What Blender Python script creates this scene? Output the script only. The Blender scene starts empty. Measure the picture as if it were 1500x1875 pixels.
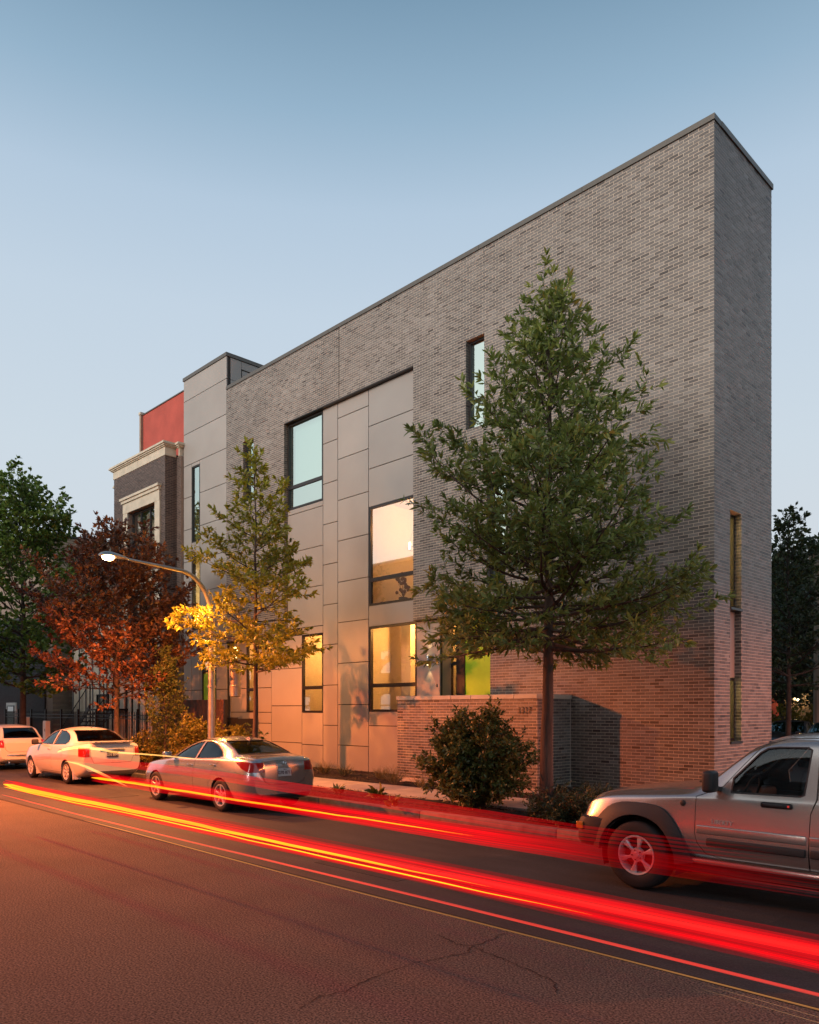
import bpy, bmesh, math, random
import numpy as np
from mathutils import Vector, Matrix

random.seed(11)
rng = np.random.default_rng(11)
S = bpy.context.scene
COL = S.collection
R = math.radians

# ------------------------------------------------------------------ camera
# world: X runs along the street, Y towards the house, Z up, street level z = 0
CAM_Z = 2.0
YAW = R(45.55)
cam_d = bpy.data.cameras.new('camera')
cam = bpy.data.objects.new('camera', cam_d)
COL.objects.link(cam)
cam.location = (0, 0, CAM_Z)
cam.rotation_euler = (R(90), 0, YAW)
cam_d.sensor_fit = 'HORIZONTAL'
cam_d.sensor_width = 36.0
cam_d.lens = 34.0
cam_d.shift_y = 0.241
cam_d.clip_start = 0.05
cam_d.clip_end = 2000
S.camera = cam

# ------------------------------------------------------------------ sky
SUN_AZ_DIR = (0.02, -1.0)        # the afterglow is behind the camera, over the roofs across the street
world = bpy.data.worlds.new('World')
S.world = world
world.use_nodes = True
wn = world.node_tree.nodes
wl = world.node_tree.links
for n in list(wn):
    wn.remove(n)
w_out = wn.new('ShaderNodeOutputWorld')
w_bg = wn.new('ShaderNodeBackground')
w_tc = wn.new('ShaderNodeTexCoord')
w_sep = wn.new('ShaderNodeSeparateXYZ')
wl.new(w_tc.outputs['Generated'], w_sep.inputs[0])
w_rp = wn.new('ShaderNodeValToRGB')          # dusk sky by height above the horizon
els = w_rp.color_ramp.elements
sky_keys = [(0.0, (0.66, 0.67, 0.70)), (0.10, (0.66, 0.70, 0.745)), (0.30, (0.61, 0.70, 0.78)), (0.45, (0.545, 0.655, 0.77)),
            (0.54, (0.455, 0.585, 0.725)), (0.61, (0.305, 0.455, 0.60)), (0.68, (0.195, 0.325, 0.455)), (0.82, (0.11, 0.20, 0.31)), (1.0, (0.08, 0.155, 0.25))]
els[0].position = 0.0; els[0].color = (*sky_keys[0][1], 1)
els[1].position = 1.0; els[1].color = (*sky_keys[-1][1], 1)
for p_, c_ in sky_keys[1:-1]:
    e_ = els.new(p_); e_.color = (*c_, 1)
wl.new(w_sep.outputs[2], w_rp.inputs[0])
# the afterglow, broad and warm, low in the direction the sun went down
w_dot = wn.new('ShaderNodeVectorMath'); w_dot.operation = 'DOT_PRODUCT'
gl_dir = Vector((-0.15, -0.97, 0.10)).normalized()
w_dot.inputs[1].default_value = gl_dir
wl.new(w_tc.outputs['Generated'], w_dot.inputs[0])
w_mr = wn.new('ShaderNodeMapRange'); w_mr.interpolation_type = 'SMOOTHERSTEP'
w_mr.inputs[1].default_value = 0.45; w_mr.inputs[2].default_value = 1.0
w_mr.inputs[3].default_value = 0.0; w_mr.inputs[4].default_value = 1.0
wl.new(w_dot.outputs['Value'], w_mr.inputs[0])
w_gc = wn.new('ShaderNodeMix'); w_gc.data_type = 'RGBA'; w_gc.blend_type = 'ADD'
w_gc.inputs['B'].default_value = (0.75, 0.62, 0.48, 1)
wl.new(w_rp.outputs[0], w_gc.inputs['A'])
wl.new(w_mr.outputs[0], w_gc.inputs['Factor'])
w_bg.inputs['Strength'].default_value = 1.0
wl.new(w_gc.outputs['Result'], w_bg.inputs[0])
wl.new(w_bg.outputs[0], w_out.inputs[0])

# the glow left over the horizon after sunset: very soft, weak and warm
sd = bpy.data.lights.new('sun', 'SUN')
sd.energy = 2.35
sd.angle = R(22)
sd.color = (1.0, 0.89, 0.79)
so = bpy.data.objects.new('sun', sd)
COL.objects.link(so)
so.rotation_euler = Vector((-SUN_AZ_DIR[0], -SUN_AZ_DIR[1], -0.27)).to_track_quat('-Z', 'Y').to_euler()

S.view_settings.view_transform = 'Standard'
S.view_settings.look = 'None'
S.view_settings.exposure = 0.0
S.view_settings.gamma = 1.0
S.view_settings.use_curve_mapping = False
S.cycles.max_bounces = 6
S.cycles.transparent_max_bounces = 16
S.cycles.caustics_reflective = False
S.cycles.caustics_refractive = False
S.cycles.sample_clamp_indirect = 4.0

# ------------------------------------------------------------------ survey helpers
# (bearing of a photo column, met with a wall plane of known Y, gives a real X; same for heights)
F, CX, HY = 1417.0, 750.0, 1299.0
CA, SA = math.cos(R(44.45)), math.sin(R(44.45))
def _dir(x):
    u = (x - CX) / F
    return -CA + u * SA, SA + u * CA
def XP(x, Y):
    a, b = _dir(x)
    return Y * a / b
def ZP(x, y, Y):
    a, b = _dir(x)
    return CAM_Z + (HY - y) / F * (Y / b)
def dist_cam(p):
    return math.sqrt(p[0] ** 2 + p[1] ** 2 + (p[2] - CAM_Z) ** 2)

# ------------------------------------------------------------------ materials
MATS = {}
def nt(mat):
    return mat.node_tree.nodes, mat.node_tree.links
def base_mat(name):
    m = bpy.data.materials.new(name)
    m.use_nodes = True
    MATS[name] = m
    return m, m.node_tree.nodes['Principled BSDF']
def P(name, col, rough=0.6, metal=0.0, var=0.0, scale=8.0, bump=0.0, bscale=40.0, coat=0.0, spec=0.5,
      tone=None, tone_rng=None, det=5.0, stretch=None, speck=None):
    """principled surface with noise mottling, optional per-face 'tone' variation and fine relief"""
    m, b = base_mat(name)
    N, L = nt(m)
    b.inputs['Roughness'].default_value = rough
    b.inputs['Metallic'].default_value = metal
    b.inputs['Specular IOR Level'].default_value = spec
    b.inputs['Coat Weight'].default_value = coat
    b.inputs['Coat Roughness'].default_value = 0.08
    c = (*col, 1)
    tc = N.new('ShaderNodeTexCoord')
    vec = tc.outputs['Object']
    if stretch:
        mp = N.new('ShaderNodeMapping')
        mp.inputs['Scale'].default_value = stretch
        L.new(vec, mp.inputs[0])
        vec = mp.outputs[0]
    cur = None
    if tone_rng:
        at = N.new('ShaderNodeAttribute')
        at.attribute_name = 'tone'
        rp = N.new('ShaderNodeValToRGB')
        els = rp.color_ramp.elements
        els[0].position = tone_rng[0][0]
        els[0].color = (*tone_rng[0][1], 1)
        els[1].position = tone_rng[-1][0]
        els[1].color = (*tone_rng[-1][1], 1)
        for p, cc in tone_rng[1:-1]:
            e = els.new(p)
            e.color = (*cc, 1)
        L.new(at.outputs['Fac'], rp.inputs[0])
        cur = rp.outputs[0]
    if var > 0:
        nz = N.new('ShaderNodeTexNoise')
        nz.inputs['Scale'].default_value = scale
        nz.inputs['Detail'].default_value = det
        L.new(vec, nz.inputs['Vector'])
        mr = N.new('ShaderNodeMapRange')
        mr.inputs[1].default_value = 0.3
        mr.inputs[2].default_value = 0.7
        mr.inputs[3].default_value = 1 - var
        mr.inputs[4].default_value = 1 + var
        L.new(nz.outputs[0], mr.inputs[0])
        mx = N.new('ShaderNodeVectorMath')
        mx.operation = 'SCALE'
        if cur is not None:
            L.new(cur, mx.inputs[0])
        else:
            mx.inputs[0].default_value = col
        L.new(mr.outputs[0], mx.inputs['Scale'])
        cur = mx.outputs[0]
    if speck:
        ns = N.new('ShaderNodeTexNoise')
        ns.inputs['Scale'].default_value = speck[0]
        ns.inputs['Detail'].default_value = 2
        L.new(tc.outputs['Object'], ns.inputs['Vector'])
        ms = N.new('ShaderNodeMapRange')
        ms.inputs[1].default_value = 0.35
        ms.inputs[2].default_value = 0.65
        ms.inputs[3].default_value = 1 - speck[1]
        ms.inputs[4].default_value = 1 + speck[1] * 1.4
        L.new(ns.outputs[0], ms.inputs[0])
        m3 = N.new('ShaderNodeVectorMath')
        m3.operation = 'SCALE'
        L.new(cur, m3.inputs[0])
        L.new(ms.outputs[0], m3.inputs['Scale'])
        cur = m3.outputs[0]
    if cur is not None:
        L.new(cur, b.inputs['Base Color'])
    else:
        b.inputs['Base Color'].default_value = c
    if bump > 0:
        n2 = N.new('ShaderNodeTexNoise')
        n2.inputs['Scale'].default_value = bscale
        n2.inputs['Detail'].default_value = 4
        L.new(vec, n2.inputs['Vector'])
        bp = N.new('ShaderNodeBump')
        bp.inputs['Strength'].default_value = bump
        bp.inputs['Distance'].default_value = 0.02
        L.new(n2.outputs[0], bp.inputs['Height'])
        L.new(bp.outputs[0], b.inputs['Normal'])
    return m
def emis(name, col, strength):
    m, b = base_mat(name)
    b.inputs['Base Color'].default_value = (*[min(1, c) * 0.5 for c in col], 1)
    b.inputs['Emission Color'].default_value = (*col, 1)
    b.inputs['Emission Strength'].default_value = strength
    return m
def glass(name, tint=(0.9, 1, 0.97), refl=0.3, refl_tint=(1, 1, 1), rough=0.0):
    """thin coated pane: part mirror, part clear"""
    m, b = base_mat(name)
    N, L = nt(m)
    N.remove(b)
    out = N['Material Output']
    tr = N.new('ShaderNodeBsdfTransparent')
    tr.inputs[0].default_value = (*tint, 1)
    gl = N.new('ShaderNodeBsdfGlossy')
    gl.inputs[0].default_value = (*refl_tint, 1)
    gl.inputs['Roughness'].default_value = rough
    fr = N.new('ShaderNodeLayerWeight')
    fr.inputs[0].default_value = 0.30
    mr = N.new('ShaderNodeMapRange')
    mr.inputs[3].default_value = refl
    mr.inputs[4].default_value = 1.0
    L.new(fr.outputs['Fresnel'], mr.inputs[0])
    mx = N.new('ShaderNodeMixShader')
    L.new(mr.outputs[0], mx.inputs[0])
    L.new(tr.outputs[0], mx.inputs[1])
    L.new(gl.outputs[0], mx.inputs[2])
    L.new(mx.outputs[0], out.inputs[0])
    return m
def leafmat(name, ramp, rough=0.45, trans=0.3, spec=0.5):
    m, b = base_mat(name)
    N, L = nt(m)
    out = N['Material Output']
    at = N.new('ShaderNodeAttribute')
    at.attribute_name = 'tone'
    rp = N.new('ShaderNodeValToRGB')
    els = rp.color_ramp.elements
    els[0].position = ramp[0][0]; els[0].color = (*ramp[0][1], 1)
    els[1].position = ramp[-1][0]; els[1].color = (*ramp[-1][1], 1)
    for p, cc in ramp[1:-1]:
        e = els.new(p); e.color = (*cc, 1)
    L.new(at.outputs['Fac'], rp.inputs[0])
    L.new(rp.outputs[0], b.inputs['Base Color'])
    b.inputs['Roughness'].default_value = rough
    b.inputs['Specular IOR Level'].default_value = spec
    tl = N.new('ShaderNodeBsdfTranslucent')
    L.new(rp.outputs[0], tl.inputs[0])
    mx = N.new('ShaderNodeMixShader')
    mx.inputs[0].default_value = trans
    L.new(b.outputs[0], mx.inputs[1])
    L.new(tl.outputs[0], mx.inputs[2])
    L.new(mx.outputs[0], out.inputs[0])
    return m

# ------------------------------------------------------------------ mesh builder
class MB:
    def __init__(s):
        s.v, s.f, s.m, s.t = [], [], [], []
    def add(s, verts, faces, mat=0, tone=0.5):
        o = len(s.v)
        s.v.extend([tuple(p) for p in verts])
        for f in faces:
            s.f.append(tuple(i + o for i in f))
            s.m.append(mat)
            s.t.append(tone)
        return s
    def box(s, x0, x1, y0, y1, z0, z1, mat=0, tone=0.5):
        x0, x1 = min(x0, x1), max(x0, x1)
        y0, y1 = min(y0, y1), max(y0, y1)
        z0, z1 = min(z0, z1), max(z0, z1)
        v = [(x0, y0, z0), (x1, y0, z0), (x1, y1, z0), (x0, y1, z0), (x0, y0, z1), (x1, y0, z1), (x1, y1, z1), (x0, y1, z1)]
        return s.add(v, [(0, 3, 2, 1), (4, 5, 6, 7), (0, 1, 5, 4), (1, 2, 6, 5), (2, 3, 7, 6), (3, 0, 4, 7)], mat, tone)
    def tube(s, pts, rad, n=8, mat=0, cap=True, tone=0.5):
        pts = [Vector(p) for p in pts]
        if not hasattr(rad, '__len__'):
            rad = [rad] * len(pts)
        vs, up = [], None
        for i, p in enumerate(pts):
            d = (pts[min(i + 1, len(pts) - 1)] - pts[max(i - 1, 0)])
            if d.length < 1e-9:
                d = Vector((0, 0, 1))
            d.normalize()
            if up is None:
                up = Vector((0, 0, 1)) if abs(d.z) < 0.9 else Vector((1, 0, 0))
            a = d.cross(up)
            if a.length < 1e-6:
                a = d.orthogonal()
            a.normalize()
            b = a.cross(d).normalized()
            up = b
            for k in range(n):
                t = 2 * math.pi * k / n
                vs.append(p + (a * math.cos(t) + b * math.sin(t)) * rad[i])
        fs = []
        for i in range(len(pts) - 1):
            for k in range(n):
                k2 = (k + 1) % n
                fs.append((i * n + k, i * n + k2, (i + 1) * n + k2, (i + 1) * n + k))
        if cap:
            fs.append(tuple(range(n))[::-1])
            e = (len(pts) - 1) * n
            fs.append(tuple(e + k for k in range(n)))
        return s.add(vs, fs, mat, tone)
    def lathe(s, prof, centre=(0, 0, 0), axis='z', n=24, mat=0, sy=1.0, cap=True):
        """prof: list of (r, h)"""
        vs, fs = [], []
        c = Vector(centre)
        for r, h in prof:
            for k in range(n):
                t = 2 * math.pi * k / n
                a, b = r * math.cos(t), r * math.sin(t) * sy
                if axis == 'z': p = (a, b, h)
                elif axis == 'y': p = (a, h, b)
                else: p = (h, a, b)
                vs.append(c + Vector(p))
        for i in range(len(prof) - 1):
            for k in range(n):
                k2 = (k + 1) % n
                fs.append((i * n + k, i * n + k2, (i + 1) * n + k2, (i + 1) * n + k))
        if cap and prof[0][0] > 1e-6: fs.append(tuple(range(n))[::-1])
        if cap and prof[-1][0] > 1e-6: fs.append(tuple((len(prof) - 1) * n + k for k in range(n)))
        return s.add(vs, fs, mat)
    def prism(s, poly, axis, lo, hi, mat=0, tone=0.5):
        """poly in (x,z) for axis y, in (y,z) for axis x, in (x,y) for axis z"""
        n = len(poly)
        def p3(p, h):
            return (p[0], h, p[1]) if axis == 'y' else ((h, p[0], p[1]) if axis == 'x' else (p[0], p[1], h))
        vs = [p3(p, lo) for p in poly] + [p3(p, hi) for p in poly]
        fs = [tuple(range(n))[::-1], tuple(range(n, 2 * n))]
        for k in range(n):
            k2 = (k + 1) % n
            fs.append((k, k2, n + k2, n + k))
        return s.add(vs, fs, mat, tone)
    def mesh(s, name, mats, smooth=False, fixn=True):
        me = bpy.data.meshes.new(name)
        me.from_pydata(s.v, [], s.f)
        if not isinstance(mats, (list, tuple)):
            mats = [mats]
        for m in mats:
            me.materials.append(MATS[m] if isinstance(m, str) else m)
        if len(mats) > 1:
            me.polygons.foreach_set('material_index', s.m)
        a = me.attributes.new('tone', 'FLOAT', 'FACE')
        a.data.foreach_set('value', s.t)
        me.update()
        if fixn:
            bm = bmesh.new(); bm.from_mesh(me)
            bmesh.ops.recalc_face_normals(bm, faces=bm.faces)
            bm.to_mesh(me); bm.free()
        if smooth:
            me.polygons.foreach_set('use_smooth', [True] * len(me.polygons))
            me.set_sharp_from_angle(angle=R(smooth if smooth is not True else 40))
        return me
    def build(s, name, mats, parent=None, smooth=False, fixn=True, kind=None, loc=None):
        return link(name, s.mesh(name, mats, smooth, fixn), parent, kind, loc)

ORIGIN = {}
def link(name, me, parent=None, kind=None, loc=None):
    """meshes are written in world coordinates unless the parent root is marked local"""
    o = bpy.data.objects.new(name, me)
    COL.objects.link(o)
    if parent is not None:
        o.parent = parent
        off = ORIGIN.get(parent.name)
        if off is not None:
            o.location = -off
        if loc is not None:
            o.location = o.location + Vector(loc)
    elif loc is not None:
        o.location = loc
    if kind: o['kind'] = kind
    return o
def thing(name, label, cat, loc=(0, 0, 0), group=None, local=False, rz=0.0):
    o = bpy.data.objects.new(name, None)
    o.empty_display_size = 0.3
    COL.objects.link(o)
    o.location = loc
    o.rotation_euler = (0, 0, rz)
    tag(o, label, cat, group)
    if not local:
        ORIGIN[o.name] = Vector(loc)
    return o
def tag(o, label=None, cat=None, group=None, kind=None):
    if label: o['label'] = label
    if cat: o['category'] = cat
    if group: o['group'] = group
    if kind: o['kind'] = kind
    return o
def rbox(x0, x1, y0, y1, z0, z1, r=0.01, seg=2):
    """bevelled box as (verts, faces)"""
    bm = bmesh.new()
    bmesh.ops.create_cube(bm, size=1)
    for v in bm.verts:
        v.co = Vector(((x0 + x1) / 2 + v.co.x * (x1 - x0), (y0 + y1) / 2 + v.co.y * (y1 - y0), (z0 + z1) / 2 + v.co.z * (z1 - z0)))
    bmesh.ops.bevel(bm, geom=bm.edges[:], offset=r, segments=seg, affect='EDGES', profile=0.5)
    vs = [tuple(v.co) for v in bm.verts]
    fs = [tuple(v.index for v in f.verts) for f in bm.faces]
    bm.free()
    return vs, fs
def text_verts(txt, size, depth, bold=False):
    cu = bpy.data.curves.new('t', 'FONT')
    cu.body = txt
    cu.size = size
    cu.extrude = depth / 2
    cu.align_x = 'CENTER'
    cu.align_y = 'CENTER'
    cu.resolution_u = 3
    if bold: cu.offset = size * 0.02
    o = bpy.data.objects.new('t', cu)
    COL.objects.link(o)
    dg = bpy.context.evaluated_depsgraph_get()
    me = bpy.data.meshes.new_from_object(o.evaluated_get(dg))
    vs = [tuple(v.co) for v in me.vertices]
    fs = [tuple(p.vertices) for p in me.polygons]
    bpy.data.objects.remove(o); bpy.data.curves.remove(cu); bpy.data.meshes.remove(me)
    return vs, fs
def text_on(mb, txt, size, depth, pos, right, up, mat=0, bold=False, sx=1.0):
    vs, fs = text_verts(txt, size, depth, bold)
    r, u = Vector(right).normalized(), Vector(up).normalized()
    n = r.cross(u)
    p = Vector(pos)
    mb.add([p + r * v[0] * sx + u * v[1] + n * v[2] for v in vs], fs, mat)

# ------------------------------------------------------------------ palette
P('asphalt_near', (0.084, 0.067, 0.050), 0.92, var=0.12, scale=1.1, bump=0.8, bscale=60, speck=(62, 0.85))
P('asphalt_far', (0.036, 0.031, 0.029), 0.7, var=0.35, scale=2.5, bump=0.35, bscale=70, stretch=(0.25, 1, 1), speck=(60, 0.3))
P('asphalt_patch', (0.027, 0.024, 0.023), 0.75, var=0.3, scale=3, bump=0.3, bscale=70, speck=(60, 0.3))
P('crack', (0.018, 0.014, 0.012), 0.95)
P('terrain', (0.05, 0.05, 0.04), 0.95, var=0.3, scale=2)
P('concrete', (0.42, 0.38, 0.33), 0.85, var=0.18, scale=2.2, bump=0.3, bscale=60)
P('kerbstone', (0.17, 0.15, 0.13), 0.85, var=0.3, scale=5, bump=0.4, bscale=50)
P('mulch', (0.028, 0.017, 0.012), 0.95, var=0.5, scale=14, bump=0.9, bscale=60)
P('mulch_chip', (0.04, 0.024, 0.016), 0.9, tone_rng=[(0, (0.015, 0.009, 0.006)), (1, (0.10, 0.06, 0.038))])
BR = [(0.0, (0.035, 0.026, 0.024)), (0.35, (0.108, 0.094, 0.085)), (0.7, (0.165, 0.15, 0.137)), (1.0, (0.215, 0.198, 0.183))]
P('brick', (0.1, 0.08, 0.07), 0.45, var=0.22, scale=0.55, bump=0.05, bscale=90, spec=0.5, coat=0.0, tone_rng=BR)
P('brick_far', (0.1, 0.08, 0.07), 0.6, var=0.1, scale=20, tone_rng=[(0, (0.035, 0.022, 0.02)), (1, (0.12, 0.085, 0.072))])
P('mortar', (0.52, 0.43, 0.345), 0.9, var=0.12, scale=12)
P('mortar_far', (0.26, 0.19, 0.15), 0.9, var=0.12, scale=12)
P('metal_coping', (0.10, 0.092, 0.08), 0.45, metal=0.3, var=0.08)
P('cladding', (0.31, 0.29, 0.265), 0.55, var=0.06, scale=0.9, bump=0.03, bscale=25, tone_rng=[(0, (0.292, 0.271, 0.25)), (1, (0.318, 0.295, 0.271))])
P('joint_dark', (0.025, 0.022, 0.02), 0.8)
P('frame_dark', (0.022, 0.02, 0.02), 0.4, metal=0.2)
P('limestone', (0.52, 0.46, 0.36), 0.75, var=0.12, scale=3, bump=0.15)
P('red_stucco', (0.42, 0.075, 0.052), 0.85, var=0.14, scale=1.4, bump=0.1)
P('green_door', (0.30, 0.58, 0.02), 0.45, var=0.04)
P('white_wall', (0.78, 0.72, 0.6), 0.8, var=0.03)
P('white_trim', (0.7, 0.66, 0.6), 0.6)
P('mint_wall', (0.62, 0.78, 0.72), 0.8)
P('curtain', (0.8, 0.74, 0.64), 0.8, var=0.2, scale=14, stretch=(6, 6, 0.1))
P('wood_floor', (0.30, 0.18, 0.09), 0.5)
P('wood_slat', (0.075, 0.03, 0.018), 0.6, var=0.3, scale=6, bump=0.2, tone_rng=[(0, (0.035, 0.015, 0.010)), (1, (0.13, 0.05, 0.028))])
P('black_iron', (0.012, 0.011, 0.011), 0.45, metal=0.5)
P('galvanised', (0.5, 0.47, 0.43), 0.35, metal=0.85, var=0.12, scale=6)
P('silver_tube', (0.55, 0.55, 0.55), 0.25, metal=0.95)
P('beige_brick', (0.32, 0.24, 0.165), 0.85, var=0.15, scale=4, tone_rng=[(0, (0.24, 0.17, 0.12)), (1, (0.40, 0.30, 0.21))])
P('grey_siding', (0.16, 0.16, 0.165), 0.7, var=0.08)
P('roof_dark', (0.03, 0.028, 0.027), 0.8)
P('bark', (0.075, 0.05, 0.038), 0.92, var=0.4, scale=9, bump=0.9, bscale=28, stretch=(1, 1, 0.22))
P('bark_far', (0.05, 0.035, 0.028), 0.92, var=0.4, scale=9)
P('pole_wood', (0.20, 0.16, 0.12), 0.9, var=0.3, scale=8, stretch=(1, 1, 0.1))
leafmat('leaf_oak', [(0, (0.08, 0.105, 0.03)), (0.5, (0.19, 0.25, 0.06)), (0.85, (0.34, 0.37, 0.09)), (1, (0.46, 0.30, 0.07))], 0.36, 0.45)
leafmat('leaf_lamp_yellow', [(0, (0.15, 0.15, 0.02)), (0.6, (0.36, 0.35, 0.03)), (1, (0.55, 0.48, 0.04))], 0.45, 0.35)  # lamp's gold put into the young tree's yellow-green leaf colour
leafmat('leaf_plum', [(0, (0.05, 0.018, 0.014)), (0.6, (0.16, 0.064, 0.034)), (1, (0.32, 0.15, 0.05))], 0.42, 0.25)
leafmat('leaf_maple', [(0, (0.045, 0.09, 0.02)), (0.6, (0.13, 0.22, 0.04)), (1, (0.25, 0.31, 0.06))], 0.5, 0.3)
leafmat('leaf_shrub', [(0, (0.05, 0.065, 0.02)), (0.6, (0.14, 0.165, 0.042)), (1, (0.28, 0.23, 0.06))], 0.4, 0.25)
leafmat('leaf_dark', [(0, (0.02, 0.03, 0.014)), (1, (0.08, 0.11, 0.04))], 0.5, 0.2)
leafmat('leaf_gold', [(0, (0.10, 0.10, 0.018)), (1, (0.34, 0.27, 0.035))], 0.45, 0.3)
leafmat('blade', [(0, (0.10, 0.085, 0.03)), (1, (0.30, 0.24, 0.11))], 0.6, 0.3)
P('paint_silver', (0.46, 0.465, 0.475), 0.27, metal=0.8, coat=0.9)
P('paint_champagne', (0.46, 0.43, 0.40), 0.27, metal=0.8, coat=0.9)
P('paint_white', (0.56, 0.55, 0.53), 0.35, coat=0.8)
P('paint_dark', (0.03, 0.032, 0.036), 0.3, metal=0.4, coat=1.0)
P('plastic_dark', (0.018, 0.018, 0.019), 0.6, bump=0.06, bscale=300)
P('cabin_dark', (0.03, 0.028, 0.026), 0.8)
P('seat_cloth', (0.16, 0.14, 0.12), 0.85)
P('rubber', (0.014, 0.013, 0.013), 0.75, bump=0.1, bscale=120)
P('alloy', (0.60, 0.58, 0.56), 0.35, metal=0.35, coat=0.6)
P('chrome', (0.75, 0.75, 0.75), 0.12, metal=1.0)
P('lamp_red', (0.32, 0.012, 0.010), 0.12, coat=1.0)
P('lamp_clear', (0.62, 0.60, 0.58), 0.12, metal=0.35, coat=1.0)
P('lamp_amber', (0.75, 0.22, 0.02), 0.2, coat=1.0)
P('plate', (0.62, 0.60, 0.58), 0.5)
P('plate_dark', (0.05, 0.045, 0.06), 0.5)
P('plate_ink', (0.10, 0.03, 0.05), 0.5)
glass('pane_clear', (0.92, 0.96, 0.94), 0.16)
glass('pane_sky', (0.75, 0.92, 0.87), 0.62, (0.84, 1.0, 0.93))
glass('pane_mid', (0.95, 0.95, 0.92), 0.42, (0.98, 1.0, 0.97))
glass('car_glass', (0.78, 0.82, 0.82), 0.0)
glass('car_glass_bright', (0.4, 0.5, 0.5), 0.55, (0.7, 0.95, 0.95))
glass('car_glass_dark', (0.30, 0.30, 0.30), 0.03)
SODIUM = (1.0, 0.19, 0.04)
emis('lamp_glow', (1.0, 0.62, 0.25), 60)
emis('globe_glow', (1.0, 0.62, 0.2), 9)
emis('bulb_warm', (1.0, 0.72, 0.35), 14)
# ------------------------------------------------------------------ ground
def GP(x, y, z=0.0):
    a, b = _dir(x)
    D = (CAM_Z - z) * F / (y - HY)
    return (a * D, b * D, z)
def sheet(name, x0, x1, y0, y1, z, mat, thick=0.05, label=None):
    o = MB().box(x0, x1, y0, y1, z - thick, z).build(name, mat)
    o['kind'] = 'structure'
    return o
g = MB()
g.add([(-900, -300, -0.06), (400, -300, -0.06), (400, 900, -0.06), (-900, 900, -0.06)], [(0, 1, 2, 3)])
g.build('ground', 'terrain', kind='structure')
Y_SEAM, Y_KERB, Y_WALK0, Y_WALK1, YF = 5.55, 10.06, 11.6, 12.97, 15.03
YRC = YF + 0.15
road = sheet('road', -220, 90, 0.92, Y_SEAM, 0.0, 'asphalt_near')
lane = sheet('road_lane', -220, 90, Y_SEAM + 0.002, Y_KERB, -0.004, 'asphalt_far')
# cracks in the near lane, narrow wandering strips
def crack(px, w0=0.008):
    mb = MB()
    pts = []
    for (xa, ya), (xb, yb) in zip(px[:-1], px[1:]):
        for k in range(7):
            t = k / 7
            p = GP(xa + (xb - xa) * t, ya + (yb - ya) * t)
            pts.append((p[0] + random.uniform(-1, 1) * 0.018, p[1] + random.uniform(-1, 1) * 0.018))
    for (a, b) in zip(pts[:-1], pts[1:]):
        d = Vector((b[0] - a[0], b[1] - a[1], 0))
        n = Vector((-d.y, d.x, 0)).normalized() * w0 * random.uniform(0.25, 0.8)
        n2 = n * random.uniform(0.6, 1.4)
        mb.add([(a[0] - n.x, a[1] - n.y, 0.004), (a[0] + n.x, a[1] + n.y, 0.004), (b[0] + n2.x, b[1] + n2.y, 0.004), (b[0] - n2.x, b[1] - n2.y, 0.004)], [(0, 1, 2, 3)])
    return mb.build('crack', 'crack', road)
C7 = lambda x, y: (500 + x / 1.5, 1550 + y / 1.5)
crack([C7(450, 243), C7(505, 268), C7(548, 275), C7(580, 290), C7(640, 312), C7(700, 338), C7(772, 372), C7(785, 410)])
crack([C7(548, 275), C7(600, 258), C7(640, 236)])
crack([C7(548, 278), C7(535, 292), C7(440, 312), C7(380, 322), C7(270, 362), C7(200, 398), C7(130, 412), C7(60, 452)])
MB().box(-200, 60, Y_SEAM - 0.03, Y_SEAM + 0.03, -0.02, 0.003).build('tar_seam', 'crack', road)
for k_ in range(5):      # darker patches of later asphalt in the far lane
    xa_ = -24 + k_ * 5.3; MB().box(xa_, xa_ + random.uniform(1.2, 3.0), 6.2 + (k_ % 3) * 0.9, 7.2 + (k_ % 3) * 0.9, -0.02, 0.0).build('patch', 'asphalt_patch', lane)
# kerbs with stones
kerb = thing('kerb', 'concrete kerb', 'kerb', (0, Y_KERB, 0))
for k in ('label', 'category'): del kerb[k]
kerb['kind'] = 'structure'
kx = -64.0
km = []
while kx < 12:
    L_ = 3.0
    mb = MB()
    v, f = rbox(kx + 0.006, kx + L_ - 0.006, Y_KERB + random.uniform(-0.006, 0.006), Y_KERB + 0.17, -0.1, 0.135 + random.uniform(-0.006, 0.006), 0.02)
    mb.add(v, f)
    mb.build('kerb_stone', 'kerbstone', kerb, smooth=True)
    kx += L_
nk = sheet('near_kerb', -64, 12, 0.72, 0.92, 0.13, 'kerbstone', 0.2)
nw = sheet('near_pavement', -220, 90, -3.2, 0.715, 0.135, 'concrete', 0.2)
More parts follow.
